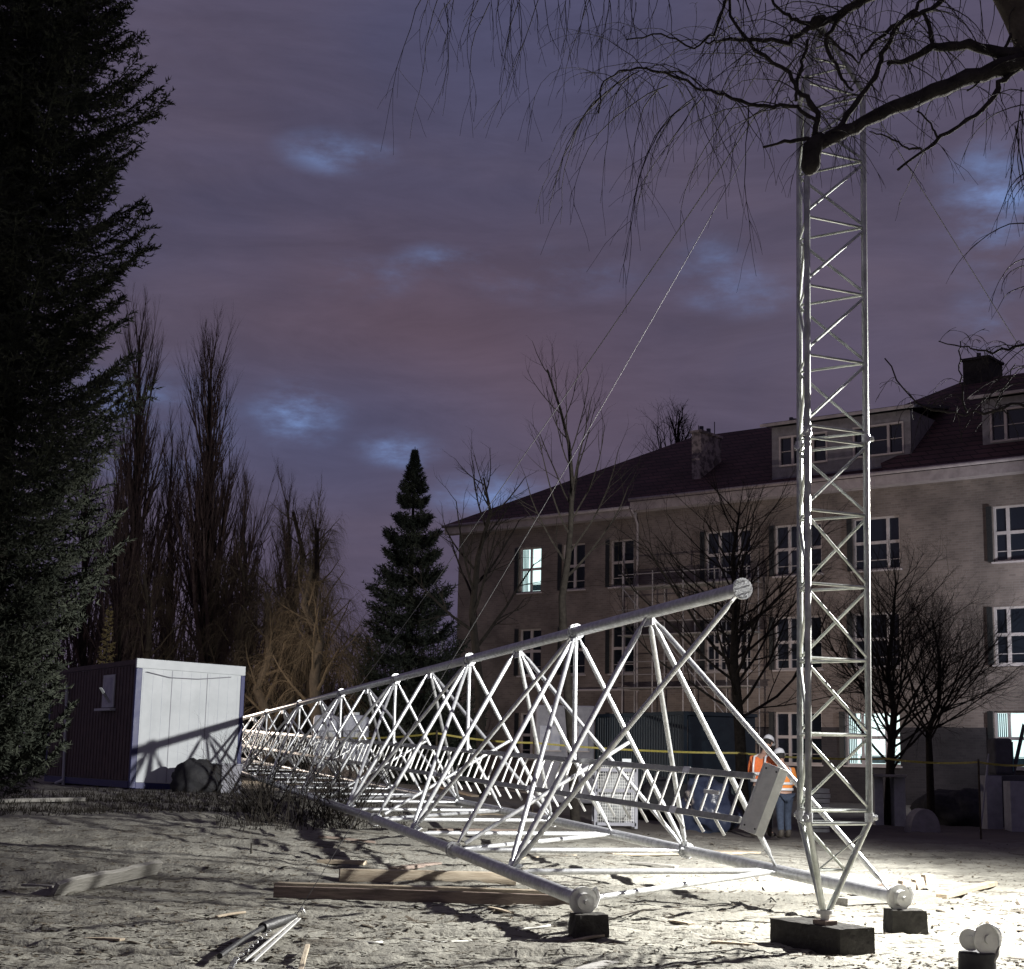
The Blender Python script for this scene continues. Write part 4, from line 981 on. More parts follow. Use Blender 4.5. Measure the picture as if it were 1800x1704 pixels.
for i in range(n): mb.f.append((i, i + 1, i + n + 2, i + n + 1))
mb.f.append(tuple(range(n, -1, -1))); mb.f.append(tuple(range(n + 1, 2 * n + 2)))
o = solo('machine_cowl', mb, M_['film'], 'rounded grey machine cowl standing before the dark wall', 'cowl', bevel=.01)
# small cabbed digger at right edge
q = P(1762, 1362, 37.2); dg = thing('mini_digger', (q.x, q.y, 0), 'small dark digger cab silhouetted against the right lit window', 'digger')
z0 = P(1762, 1362, 37.2).z; xa = P(1745, 1300, 37.2).x; xb = P(1777, 1300, 37.2).x; zt = P(1762, 1298, 37.2).z
mb = MB(); mb.box(V(((xa + xb) / 2, 37.4, (z0 + zt) / 2)), ((xb - xa) / 2, .3, (zt - z0) / 2)); part('cab', mb, M_['slate'], dg, bevel=.06)
mb = MB(); mb.box(V((xb + .03, 37.4, (z0 + zt) / 2)), (.012, .22, (zt - z0) / 2 - .08)); part('side_window', mb, M_['teal'], dg)
mb = MB(); mb.box(V(((xa + xb) / 2 + .1, 37.5, z0 - .08)), (.45, .4, .07)); mb.box(V(((xa + xb) / 2 + .1, 37.5, z0 - .45)), (.38, .33, .30)); part('chassis', mb, M_['slate'], dg, bevel=.02)
mb = MB(); mb.path([V((xb + .05, 37.3, z0)), P(1800, 1275, 37.2), P(1835, 1320, 37.2)], [.05, .06, .04], 8); part('boom', mb, M_['slate'], dg, SM)
for px, x2, lb in ((1738, 1722, 'slanting dark pole leaning by the grey cabinet'),):
    mb = MB(); mb.path([onz(P(x2, 1425, 36)), P(px, 1325, 36)], .022, 6); solo('leaning_pole', mb, M_['cabin'], lb, 'pole')
q = P(1700, 1410, 40); solo('dark_heap', blobmesh(V((q.x, q.y, .25)), 1.3, .8, .65, 22, .3), M_['dark'], 'long dark heap against the wall left of the cabinet', 'heap', smooth=True)
for i in range(60):
    pass

# ------------------------------------------------------------------ floodlight fixtures (off frame)
def flood(loc, az, label, base):
    t_ = thing('floodlight_stand', (loc.x, loc.y, base), label, 'floodlight')
    mb = MB(); mb.path([V((loc.x + .2, loc.y, base + .5)), V((loc.x + .2, loc.y, loc.z))], .03, 10); part('pole', mb, M_['galv_dull'], t_)
    for k in range(3): an_ = k * 2.1; mb = MB(); mb.path([V((loc.x + .2, loc.y, base + .9)), V((loc.x + .2 + math.cos(an_) * .7, loc.y + math.sin(an_) * .7, base))], .02, 8); part('leg', mb, M_['galv_dull'], t_)
    d = V((math.cos(az), math.sin(az), -.1)).normalized(); s_ = d.cross(V((0, 0, 1))).normalized(); u_ = s_.cross(d)
    mb = MB(); mb.box(loc + V((.2, 0, 0)) - d * .30, (.06, .20, .14), (d, s_, u_)); part('lamp_housing', mb, M_['dark'], t_, bevel=.01)
flood(LAMP1, rd(174), 'floodlight on a tripod stand off to the right', 0)
flood(LAMP2 + V((-.3, -.3, 0)), rd(20), 'floodlight on a stand behind the container', .4)

# ------------------------------------------------------------------ workers
def skin_mesh(pts, edges, rad, sub=2):
    me = bpy.data.meshes.new('t'); me.from_pydata([p[:] for p in pts], edges, []); o = bpy.data.objects.new('t', me); COL.objects.link(o)
    md = o.modifiers.new('s', 'SKIN'); md.use_smooth_shade = True; sv = me.skin_vertices[0].data
    for i, r in enumerate(rad): sv[i].radius = (r, r) if not isinstance(r, tuple) else r
    sv[0].use_root = True
    s_ = o.modifiers.new('u', 'SUBSURF'); s_.levels = sub; s_.render_levels = sub
    dg_ = bpy.context.evaluated_depsgraph_get(); ev_ = o.evaluated_get(dg_); m2 = ev_.to_mesh(); mb = MB()
    mb.v = [v.co.copy() for v in m2.vertices]; mb.f = [tuple(p.vertices) for p in m2.polygons]; ev_.to_mesh_clear()
    bpy.data.objects.remove(o, do_unlink=True); bpy.data.meshes.remove(me); return mb
def ellip(c, r, n=12, axm=None):
    mb = MB()
    for i in range(n + 1):
        ph = math.pi * i / n
        for j in range(2 * n):
            th = math.pi * j / n; d = V((math.sin(ph) * math.cos(th) * r[0], math.sin(ph) * math.sin(th) * r[1], math.cos(ph) * r[2])); mb.v.append(c + (axm @ d if axm else d))
    for i in range(n):
        for j in range(2 * n): a_ = i * 2 * n + j; b_ = i * 2 * n + (j + 1) % (2 * n); mb.f.append((a_, b_, b_ + 2 * n, a_ + 2 * n))
    return mb
def person(base, yaw, label, vest, lean=.12, headdown=.25, legs='denim', scale=1.0, step=.10):
    Rz = Matrix.Rotation(yaw, 3, 'Z')       # local: +y is where the person faces
    def L(x, y_, z): return base + (Rz @ V((x, y_, z))) * scale
    t = thing('person', base, label, 'person')
    ly = lean
    hip = .93; sh = 1.42; hy = ly; 
    J = [L(0, 0, hip), L(0, hy * .5, 1.15), L(0, hy, 1.36), L(0, hy + .02, 1.47), L(0, hy + .05 + headdown * .1, 1.56), L(0, hy + .08 + headdown * .25, 1.66), L(0, hy + .09 + headdown * .3, 1.72)]
    E = [(0, 1), (1, 2), (2, 3), (3, 4), (4, 5), (5, 6)]; R = [(.15, .11), (.14, .105), (.16, .11), .055, .058, .088, .06]
    hands = []
    for s_ in (-1, 1):
        n = len(J); J += [L(s_ * .10, 0, .86), L(s_ * .11, step * s_ + .03, .48), L(s_ * .115, step * s_ * 1.2 - .02, .09), L(s_ * .12, step * s_ * 1.2 + .14, .04)]
        E += [(0, n), (n, n + 1), (n + 1, n + 2), (n + 2, n + 3)]; R += [.095, .062, .042, .035]
        n = len(J); J += [L(s_ * .19, hy, 1.40), L(s_ * .25, hy + .05, 1.13), L(s_ * .14, hy + .27, 1.10), L(s_ * .12, hy + .34, 1.10)]
        E += [(2, n), (n, n + 1), (n + 1, n + 2), (n + 2, n + 3)]; R += [.06, .045, .033, (.035, .022)]; hands.append((s_, n + 3))
    for s_, k in hands:
        for q in range(5):
            n = len(J); xo = s_ * (.12 + (q - 2) * .018); ln = (.055, .075, .08, .075, .06)[q]
            if q == 0: J += [L(s_ * .12 - s_ * .045, hy + .35, 1.105), L(s_ * .12 - s_ * .055, hy + .39, 1.09)]
            else: J += [L(xo, hy + .34 + ln * .6, 1.10), L(xo, hy + .34 + ln, 1.065)]
            E += [(k, n), (n, n + 1)]; R += [.009, .008]
    body = skin_mesh(J, E, R, 1); part('body', body, M_['skin'], t, True)
    # clothes
    Jt = [L(0, 0, .90), L(0, hy * .5, 1.12), L(0, hy, 1.34), L(0, hy + .01, 1.44)]; Et = [(0, 1), (1, 2), (2, 3)]; Rt = [(.195, .14), (.185, .145), (.20, .15), (.10, .085)]
    for s_ in (-1, 1):
        n = len(Jt); Jt += [L(s_ * .205, hy, 1.385), L(s_ * .275, hy + .03, 1.12), L(s_ * .16, hy + .25, 1.10)]; Et += [(2, n), (n, n + 1), (n + 1, n + 2)]; Rt += [.085, .066, .05]
    jk = part('jacket', skin_mesh(Jt, Et, Rt, 2), M_[vest], t, True)
    for z_ in (1.00, 1.12):
        mb = MB(); n = 24; rx = .205 if z_ < 1.1 else .20; pts_ = []
        yo = hy * (z_ - .9) / .5
        for dz in (-.028, .028):
            for i in range(n): a_ = 2 * math.pi * i / n; mb.v.append(L(math.cos(a_) * rx, yo + math.sin(a_) * .165, z_ + dz))
        for i in range(n): mb.f.append((i, (i + 1) % n, n + (i + 1) % n, n + i))
        o = part('reflective_band', mb, M_['reflect'], jk, True); o.modifiers.new('thick', 'SOLIDIFY').thickness = .006
    for s_ in (-1, 1):
        mb = MB(); mb.path([L(s_ * .10, hy * .6 - .165, 1.14), L(s_ * .11, hy - .17, 1.28), L(s_ * .11, hy - .13, 1.42), L(s_ * .11, hy + .02, 1.46), L(s_ * .11, hy + .16, 1.36)], .022, 6); part('reflective_band', mb, M_['reflect'], jk, True)
    Jl = [L(0, 0, .93), ]; El = []; Rl = [(.16, .12)]
    for s_ in (-1, 1):
        n = len(Jl); Jl += [L(s_ * .10, 0, .84), L(s_ * .11, step * s_ + .03, .48), L(s_ * .115, step * s_ * 1.2 - .02, .11)]; El += [(0, n), (n, n + 1), (n + 1, n + 2)]; Rl += [.108, .078, .064]
    part('trousers', skin_mesh(Jl, El, Rl, 2), M_[legs], t, True)
    for s_ in (-1, 1):
        bt = skin_mesh([L(s_ * .115, step * s_ * 1.2 - .03, .20), L(s_ * .115, step * s_ * 1.2 - .03, .055), L(s_ * .12, step * s_ * 1.2 + .10, .05), L(s_ * .12, step * s_ * 1.2 + .19, .045)], [(0, 1), (1, 2), (2, 3)], [.06, .056, .05, .042], 1); part('boot', bt, M_['boot'], t, True)
    hc = L(0, hy + .085 + headdown * .28, 1.68); hb = Rz @ Matrix.Rotation(-headdown, 3, 'X')
    mb = ellip(hc + hb @ V((0, -.012, -.01)), (.082, .098, .115), 12, hb); hd = part('head', mb, M_['skin'], t, True)
    for s_ in (-1, 1): part('ear', ellip(hc + hb @ V((s_ * .083, -.01, -.02)), (.014, .026, .034), 6, hb), M_['skin'], hd, True)
    part('nose', ellip(hc + hb @ V((0, .092, -.03)), (.014, .02, .022), 6, hb), M_['skin'], hd, True)
    for s_ in (-1, 1): part('eye', ellip(hc + hb @ V((s_ * .032, .078, .0)), (.012, .01, .007), 6, hb), M_['hair'], hd, True)
    part('mouth', ellip(hc + hb @ V((0, .082, -.065)), (.024, .008, .006), 6, hb), M_['boot'], hd, True)
    part('hair', ellip(hc + hb @ V((0, -.03, -.0)), (.089, .092, .105), 10, hb), M_['hair'], t, True)
    # helmet: dome with brim
    mb = MB(); n = 20; c_ = hc + hb @ V((0, 0, .035))
    ringz = [(1.28, -.012, 1.18), (1.04, .0, 1.0), (1.0, .03, 1), (.93, .065, 1), (.78, .095, 1), (.5, .118, 1), (.2, .127, 1), (.02, .128, 1)]
    for (k_, z_, br) in ringz:
        for i in range(n):
            a_ = 2 * math.pi * i / n; fy = (1.25 if math.sin(a_) > .4 and k_ > 1.2 else 1); mb.v.append(c_ + hb @ V((math.cos(a_) * .108 * k_ * (1 / (1.1 if k_ > 1.2 else 1)), math.sin(a_) * .128 * k_ * fy / (1.1 if k_ > 1.2 else 1), z_)))
    for r_ in range(len(ringz) - 1):
        for i in range(n): a_ = r_ * n + i; b_ = r_ * n + (i + 1) % n; mb.f.append((a_, b_, b_ + n, a_ + n))
    o = part('helmet', mb, M_['helmet'], t, True); o.modifiers.new('thick', 'SOLIDIFY').thickness = .004
    mb = MB(); mb.path([c_ + hb @ V((0, -.12, .04)), c_ + hb @ V((0, -.06, .118)), c_ + hb @ V((0, .04, .125)), c_ + hb @ V((0, .11, .06))], .010, 6); part('helmet_ridge', mb, M_['helmet'], o, True)
    return t
pbz = onz(G(1379, 1475)); person(pbz, rd(12), 'worker in amber high visibility jacket and jeans, seen from behind beside the mast', 'orange2', .04, .35, 'denim', .92, .07)
pbz = P(1338, 1440, 31.0); person(onz(pbz), rd(-35), 'worker in orange jacket and white helmet, half hidden by the grey end plate', 'orange', .10, .5, 'dark', 1.10, .1)

# ------------------------------------------------------------------ trees
def wander(p, d, L, n, jit, trop, tropv=V((0, 0, 1))):
    pts = [p.copy()]; d = d.normalized(); s_ = L / n
    for i in range(n):
        d = (d + rv(jit) + tropv * trop).normalized(); p = p + d * s_; pts.append(p.copy())
    return pts
def grow(mb, p, d, L, r, lvl, cfg):
    c_ = cfg[lvl]; n = c_.get('n', 6); pts = wander(p, d, L, n, c_['jit'], c_['trop'])
    rr = [r * (1 - (1 - c_.get('tip', .3)) * i / n) for i in range(n + 1)]
    mb.path(pts, rr, c_.get('s', 4), False)
    if lvl + 1 >= len(cfg): return
    c2 = cfg[lvl + 1]
    for k in range(c2['k']):
        t = rnd(c2.get('lo', .25), 1.0) if k else 1.0; i = min(n - 1, int(t * n)); f_ = t * n - i; q = pts[i].lerp(pts[i + 1], min(1, f_)); dd_ = (pts[i + 1] - pts[i]).normalized()
        per = dd_.orthogonal().normalized(); per = Matrix.Rotation(rnd(0, 6.283), 3, dd_) @ per; an_ = c2['ang'] * rnd(.6, 1.3)
        nd = dd_ * math.cos(an_) + per * math.sin(an_)
        grow(mb, q, nd, L * c2['len'] * rnd(.6, 1.2) * (1.15 - .45 * t * c2.get('sh', 1)), rr[i] * c2.get('rr', .55), lvl + 1, cfg)
def make_tree(name, base, trunk_pts, trunk_r, cfg, kids, label, cat='tree', bark='bark', twig='bark', group=None, lo=.3, lenf=.5, ang=.7, rr=.5):
    t = thing(name, base, label, cat, group); mb = MB(); mb.path(trunk_pts, trunk_r, 9, False); part('trunk', mb, M_[bark], t, True)
    cr = MB(); tot = sum((trunk_pts[i + 1] - trunk_pts[i]).length for i in range(len(trunk_pts) - 1)); n = len(trunk_pts) - 1
    for k in range(kids):
        tt = lo + (1 - lo) * (k + rnd(0, 1)) / kids; x = tt * n; i = min(n - 1, int(x)); q = trunk_pts[i].lerp(trunk_pts[i + 1], x - i); dd_ = (trunk_pts[i + 1] - trunk_pts[i]).normalized()
        per = Matrix.Rotation(k * 2.4 + rnd(-.4, .4), 3, dd_) @ dd_.orthogonal().normalized(); an_ = ang * rnd(.7, 1.25)
        r = trunk_r[i] * rr
        grow(cr, q, dd_ * math.cos(an_) + per * math.sin(an_), tot * lenf * rnd(.7, 1.15) * (1.1 - .75 * (tt - lo) / (1 - lo)), r, 0, cfg)
    part('crown', cr, M_[twig], t)
    return t
# spruce
def spruce(name, base, H, prof, nb, ns, nn, nl, mt, label, z_lo=.1, up=.25, droop=.3, vz=.75, wh=0):
    t = thing(name, base, label, 'spruce'); mb = MB(); mb.path([base + V((0, 0, -.1)), base + V((0, 0, H))], [H * .018, .01], 8, False); part('trunk', mb, M_['bark'], t, True)
    cr = MB()
    for b in range(nb):
        f = z_lo + (1 - z_lo) * (b + rnd(-.5, .5)) / nb; 
        if wh and f < .86: f = z_lo + (1 - z_lo) * (round((f - z_lo) / (1 - z_lo) * wh) + rnd(-.16, .16)) / wh
        f = min(.985, f); z = f * H; L = prof(f) * (rnd(.6, .92) if vz > .4 and b % 4 else rnd(.82, 1.05))
        if L < .05: continue
        a_ = b * 2.39996 + rnd(-.3, .3); o_ = V((math.cos(a_), math.sin(a_), 0)); pts = []
        for i in range(8):
            s_ = i / 7; pts.append(base + V((0, 0, z)) + o_ * (L * s_) + V((0, 0, L * (-droop * math.sin(s_ * 2.2) + up * s_ * s_ * 1.4))))
        cr.path(pts, [.02 * (1 - i / 8) + .004 for i in range(8)], 3, False)
        side_ = V((-o_.y, o_.x, 0))
        for i in range(ns):
            s_ = .12 + .88 * (i + rnd(0, 1)) / ns; x = s_ * 7; j = min(6, int(x)); q = pts[j].lerp(pts[j + 1], x - j); ax_ = (pts[j + 1] - pts[j]).normalized()
            for sg in (-1, 1):
                nl_ = nl * min(1, .35 + L / 1.2); ll = L * .38 * (1.05 - s_ * .8) * rnd(.5, 1.2) + nl_; d = (ax_ * rnd(.5, 1.0) + side_ * sg * rnd(.5, 1) + V((0, 0, rnd(-vz, .25)))).normalized()
                for k in range(nn):
                    q2 = q + d * (ll * (k + rnd(0, 1)) / nn) + V((0, 0, -.12 * ll * (k / nn) ** 2)); nd = (d * .8 + rv(.9)).normalized() * nl_ * rnd(.7, 1.4); wv = nd.cross(rv()).normalized() * nl_ * .17
                    cr.tri(q2 - wv, q2 + wv, q2 + nd)
    part('crown', cr, M_[mt], t)
bb = P(-58, 1400, 19.5); bb.z = gz(bb.x, bb.y)
def prof1(f): return (1.15 + .80 * sstep(.06, .25, f) - .22 * sstep(.40, .6, f)) if f < .75 else 2.1 * (1 - f) / .25
spruce('big_spruce', V((bb.x, bb.y, bb.z)), 19.0, prof1, 620, 26, 15, .075, 'spruce', 'huge dark spruce filling the left edge of the picture', .045, .34, .14, .42)
bb = P(708, 1300, 50); bb.z = .3
top = P(716, 785, 50).z - .3
spruce('spruce', V((bb.x + .1, bb.y, bb.z)), top, lambda f: (3.1 * (1 - f) + .03) * (.94 + .10 * math.sin(f * 37)), 520, 13, 6, .13, 'spruce_far', 'mid size pointed dark spruce left of the brick building', .06, .32, .26, .4, 17)
bb = P(178, 1290, 41); bb.z = .4
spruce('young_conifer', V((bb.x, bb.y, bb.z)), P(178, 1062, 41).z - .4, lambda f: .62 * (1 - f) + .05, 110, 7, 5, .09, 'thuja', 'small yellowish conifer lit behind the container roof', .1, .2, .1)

twc = [dict(jit=.12, trop=.10, n=6, s=4, tip=.35), dict(k=7, jit=.16, trop=.06, ang=.6, len=.5, lo=.15, n=4, s=3, rr=.5), dict(k=5, jit=.2, trop=.03, ang=.7, len=.5, lo=.15, n=3, s=3, rr=.6), dict(k=3, jit=.2, trop=.03, ang=.7, len=.6, n=2, s=3, rr=.7)]
popc = [dict(jit=.045, trop=.15, n=6, s=4, tip=.25), dict(k=11, jit=.07, trop=.16, ang=.34, len=.50, lo=.1, n=4, s=3, rr=.42), dict(k=7, jit=.10, trop=.10, ang=.38, len=.5, lo=.1, n=3, s=3, rr=.55)]
def poplar(px, ytop, depth, kids, lenf, label, r0=.28, lean=0, twig='poplar', minr=1):
    b = P(px, 1300, depth); b.z = .3; tp = P(px + lean, ytop, depth); pts = [b.lerp(tp, i / 8) + V((rnd(-.1, .1), rnd(-.1, .1), 0)) * (i > 0) for i in range(9)]
    return make_tree('poplar', b, pts, [r0 * (1 - .93 * i / 8) + .015 for i in range(9)], popc, kids, label, 'tree', 'bark', twig, 'tall bare poplars behind the container', .12, lenf, .30, .42)
poplar(368, 640, 58, 44, .36, 'tallest bare poplar with split feathery crown above the container', .36)
poplar(232, 590, 60, 40, .34, 'bare poplar leaning half behind the big spruce', .34, 12)
poplar(300, 790, 62, 26, .34, 'shorter bare poplar between the two tallest ones', .22)
poplar(432, 870, 57, 26, .36, 'bare poplar right of the tallest one, about half as high', .22)
poplar(505, 880, 60, 28, .36, 'bare poplar left of the brown willow', .24, 4)
poplar(552, 915, 56, 24, .36, 'slender brown poplar just behind the willow', .22, 0, 'willow')
poplar(205, 850, 56, 26, .40, 'low dark poplar beside the big spruce', .24)
poplar(150, 800, 64, 24, .4, 'bare poplar hidden behind the big spruce', .24)
# willow with hanging withies
wil = [dict(jit=.16, trop=.05, n=7, s=5, tip=.25), dict(k=12, jit=.24, trop=-.15, ang=.9, len=.45, lo=.2, n=6, s=3, rr=.35), dict(k=13, jit=.07, trop=-.45, ang=.6, len=1.15, lo=.1, n=6, s=3, rr=.4, sh=0)]
def willow(px, ytop, depth, label, kids=12, r0=.3, lean=-30, g=None):
    b = P(px, 1300, depth); b.z = .4; tp = P(px + lean, ytop, depth); pts = [b.lerp(tp, i / 6) + V((rnd(-.25, .25), rnd(-.2, .2), 0)) * (i > 0) for i in range(7)]
    return make_tree('willow', b, pts, [r0 * .7 * (1 - .8 * i / 6) + .02 for i in range(7)], wil, kids, label, 'tree', 'bark_brown', 'willow', g, .28, .38, .8, .30)
willow(592, 1000, 46, 'brown weeping willow with leaning pale trunk behind the tower', 15, .34, -60, 'weeping willows behind the tower')
willow(470, 1040, 47, 'brown weeping willow drooping just right of the container', 14, .30, -10, 'weeping willows behind the tower')
willow(560, 930, 50, 'tall reddish brown willow mass between the poplars and the far spruce', 20, .30, -10, 'weeping willows behind the tower')
willow(520, 900, 53, 'reddish brown willow crown rising above the tower far end', 18, .28, 6, 'weeping willows behind the tower')
willow(430, 980, 52, 'dim brown willow just above the container right corner', 16, .26, -6, 'weeping willows behind the tower')
willow(650, 1120, 50, 'low dark weeping willow in front of the far spruce', 10, .22, 8, 'weeping willows behind the tower')
willow(250, 1010, 52, 'faint twisted willow above the container roof', 12, .26, 10, 'weeping willows behind the tower')
# generic bare trees
def bare(name, base, tops, r0, label, kids, lenf, cfg=twc, ang=.75, lo=.3, twig='bark', bark='bark', rr=.5):
    pts = [base] + tops; k = len(pts) - 1; return make_tree(name, base, pts, [r0 * (1 - .88 * i / k) + .006 for i in range(k + 1)], cfg, kids, label, 'tree', bark, twig, None, lo, lenf, ang, rr)
b = G(1012, 1450); D = b.y
bare('bare_tree', onz(b, -.05), [P(1005, 1300, D), P(990, 1120, D), P(988, 1050, D), P(998, 985, D), P(1003, 930, D), P(1006, 850, D), P(1000, 780, D), P(985, 720, D), P(962, 650, D)], .095, 'tall slim bare tree in front of the left part of the brick building', 18, .26, [dict(jit=.10, trop=.16, n=6, s=4, tip=.35), dict(k=5, jit=.14, trop=.10, ang=.55, len=.5, lo=.2, n=4, s=3, rr=.5), dict(k=3, jit=.18, trop=.06, ang=.6, len=.5, lo=.2, n=3, s=3, rr=.6)], .75, .38, rr=.42)
b = P(850, 1340, 42); b.z = .3
bare('bare_tree', b, [P(842, 1200, 42), P(830, 1080, 42), P(840, 980, 42), P(862, 900, 42), P(850, 840, 42)], .14, 'thin twiggy bare tree at the left corner of the brick building', 15, .34, [dict(jit=.12, trop=.10, n=6, s=4, tip=.35), dict(k=5, jit=.16, trop=.06, ang=.6, len=.5, lo=.15, n=4, s=3, rr=.5), dict(k=4, jit=.2, trop=.03, ang=.7, len=.5, lo=.15, n=3, s=3, rr=.6)], .8, .25)
b = P(1308, 1410, 37); b.z = 0
bare('bare_tree', b, [P(1300, 1280, 37), P(1290, 1160, 37), P(1293, 1060, 37), P(1288, 980, 37), P(1300, 900, 37)], .15, 'dark spreading bare tree right of the round tower end', 44, .48, twc, 1.0, .22, rr=.36)
dtc = [dict(jit=.12, trop=.08, n=6, s=4, tip=.35), dict(k=8, jit=.18, trop=.04, ang=.7, len=.5, lo=.15, n=4, s=3, rr=.5), dict(k=7, jit=.2, trop=.03, ang=.7, len=.5, lo=.15, n=3, s=3, rr=.6), dict(k=6, jit=.2, trop=.03, ang=.7, len=.7, n=2, s=3, rr=.6)]
b = P(1636, 1400, 39); b.z = 0
bare('bare_tree', b, [P(1634, 1330, 39), P(1632, 1285, 39), P(1650, 1235, 39), P(1652, 1160, 39), P(1640, 1090, 39)], .10, 'dense low twiggy tree before the right wing', 36, .62, dtc, 1.0, .30, rr=.34)
b = P(1560, 1400, 38.5); b.z = 0
bare('bare_tree', b, [P(1566, 1330, 38.5), P(1572, 1250, 38.5), P(1560, 1180, 38.5), P(1570, 1090, 38.5), P(1575, 1020, 38.5)], .12, 'dark multi stemmed twiggy tree crossing the lit ground floor window', 60, .56, [dict(jit=.12, trop=.08, n=6, s=4, tip=.35), dict(k=7, jit=.18, trop=.04, ang=.7, len=.5, lo=.15, n=4, s=3, rr=.5), dict(k=6, jit=.2, trop=.03, ang=.7, len=.5, lo=.15, n=3, s=3, rr=.6), dict(k=5, jit=.2, trop=.03, ang=.7, len=.6, n=2, s=3, rr=.7)], .95, .15, rr=.34)
b = P(1190, 1300, 95); b.z = 0
bare('bare_tree', b, [P(1190, 1100, 95), P(1188, 900, 95), P(1192, 750, 95)], .4, 'faint bare tree top showing above the roof ridge', 14, .22, twc, .5, .6)
# dark woodland backdrop of many thin stems
wd_ = MB()
for i in range(900):
    px = rnd(60, 860); dp = rnd(66, 82); b = P(px, 1320, dp); b.z = 0; hgt = rnd(3, 9) * (1.25 if px < 480 else .8)
    wd_.path(wander(b, V((rnd(-.2, .2), 0, 1)), hgt, 5, .12, .1), [.06, .05, .04, .03, .02, .01], 3, False)
    for k in range(6): wd_.path(wander(b + V((0, 0, rnd(.5, hgt))), V((rnd(-1, 1), rnd(-1, 1), rnd(.2, 1))), rnd(1, 2.6), 3, .2, .05), [.025, .02, .012, .006], 3, False)
tag(finish('far_woodland', wd_, M_['poplar'], Matrix.Identity(4)), 'dark mass of bare undergrowth and thin trees far behind the site', 'woodland', kind='stuff')
hd_ = MB()
for i in range(15000):
    px = rnd(-60, 850); dp = rnd(60, 64); b = P(px, 1320, dp); hmax = 3.2 + 1.3 * noise.noise(V((px * .013, 0, 4))) + .6 * noise.noise(V((px * .06, 2, 4))); z = rnd(0, 1) ** .8 * hmax; p = V((b.x, dp, z)); d = rv().normalized() * .22; e = rv().normalized() * .14
    hd_.tri(p - d, p + d, p + e)
tag(finish('hedge', hd_, M_['spruce_far'], Matrix.Identity(4)), 'long dark hedge closing the back of the site', 'hedge')
# bush in front of the tower
bush = thing('twiggy_bush', onz(G(520, 1440)), 'arching leafless bush in front of the far tower sections', 'bush'); mb = MB()
for k in range(150):
    px = random.choice((450, 465, 480, 545, 570, 590, 600, 615)) + rnd(-28, 28); b = onz(G(px, 1442 + rnd(-8, 12))); a_ = rnd(-1, 1)
    d = V((a_ * .8 + (px - 530) * .002, rnd(-.3, .3), rnd(.7, 1.3))); L = rnd(.5, 1.55)
    grow(mb, b, d, L, rnd(.006, .012), 0, [dict(jit=.10, trop=-.03, n=7, s=4, tip=.3), dict(k=6, jit=.15, trop=.0, ang=.6, len=.45, lo=.2, n=4, s=3, rr=.5), dict(k=2, jit=.2, trop=0, ang=.6, len=.5, lo=.2, n=2, s=3, rr=.6)])
part('stems', mb, M_['bark'], bush)
# low weeds beneath it
wm = MB()
for k in range(1300):
    px = rnd(380, 720); b = G(px, rnd(1402, 1462)); b = onz(b, -.01); h = rnd(.04, .20); d = V((rnd(-.5, .5), rnd(-.3, .3), 1)) * h; s_ = V((.006, 0, 0)); wm.tri(b - s_, b + s_, b + d)
for k in range(3600):
    px = rnd(-30, 480); b = G(px, rnd(1392, 1432)); b = onz(b, -.01); h = rnd(.03, .14); d = V((rnd(-.6, .6), rnd(-.3, .3), 1)) * h; s_ = V((.008, 0, 0)); wm.tri(b - s_, b + s_, b + d)
tag(finish('dry_weeds', wm, M_['bark'], Matrix.Identity(4)), 'low dark dry weeds along the edge of the sand', 'weeds', kind='stuff')

# foreground birch: limbs reach in from the upper right
BD = 9.0
bir = thing('birch_tree', (4.2, 9.2, 0), 'foreground bare birch whose dark branches hang in from the upper right corner', 'tree')
mb = MB(); mb.path([V((4.1, 9.3, -.1)), V((4.0, 9.2, 1.5)), V((3.75, 9.1, 3.2)), P(1850, 120, 9.0), P(1800, 20, 9.0), P(1745, -80, 9.0), P(1700, -200, 9.0)], [.26, .22, .19, .16, .135, .12, .10], 14, False); part('trunk', mb, M_['birchtrunk'], bir, True)
tw = MB()
def limb(pp, r0, r1, dep=BD, dd=0.0, dens=1.0, drop=(.4, 1.3), nz_=.012):
    pts = []; 
    for i in range(len(pp) - 1):
        for k in range(4):
            t = k / 4; a_ = P(*pp[i], dep + dd * i); b_ = P(*pp[i + 1], dep + dd * (i + 1)); pts.append(a_.lerp(b_, t) + (rv(nz_) if i + k else V()))
    pts.append(P(*pp[-1], dep + dd * (len(pp) - 1))); n = len(pts) - 1
    rad = [(r0 + (r1 - r0) * i / n) * rnd(.9, 1.12) for i in range(n + 1)]
    lim = MB(); lim.path(pts, rad, 8, True); part('limb', lim, M_['birch'], bir, True)
    for k in range(int(n * 1.0 * dens)):
        i = random.randrange(n); q = pts[i].lerp(pts[i + 1], rnd(0, 1)); sgn = random.choice((-1, 1)); d = V((rnd(-1, 1), rnd(-.8, .8), rnd(-.5, .9)))
        twig(q, d, rnd(*drop), min(rad[i] * .4, .0042))
    return pts
def twig(q, d, L, r):
    n = 9; d = d.normalized(); pts = [q.copy()]; p = q.copy()
    for i in range(n): d = (d + rv(.20) + V((0, 0, -.22))).normalized(); p = p + d * (L / n); pts.append(p.copy())
    tw.path(pts, [max(.0013, r * (1 - .75 * i / n)) for i in range(n + 1)], 4, False)
    for k in range(int(3 + L * 3)):
        i = random.randrange(1, n); dd_ = (pts[i + 1] - pts[i]).normalized() + rv(.75) + V((0, 0, -.15)); p2 = pts[i]; l2 = L * rnd(.12, .35); d2 = dd_.normalized(); q2 = [p2]
        for j in range(4): d2 = (d2 + rv(.15) + V((0, 0, -.16))).normalized(); q2.append(q2[-1] + d2 * l2 / 4)
        tw.path(q2, [max(.0011, r * .4 * (1 - .6 * j / 4)) for j in range(5)], 3, False)
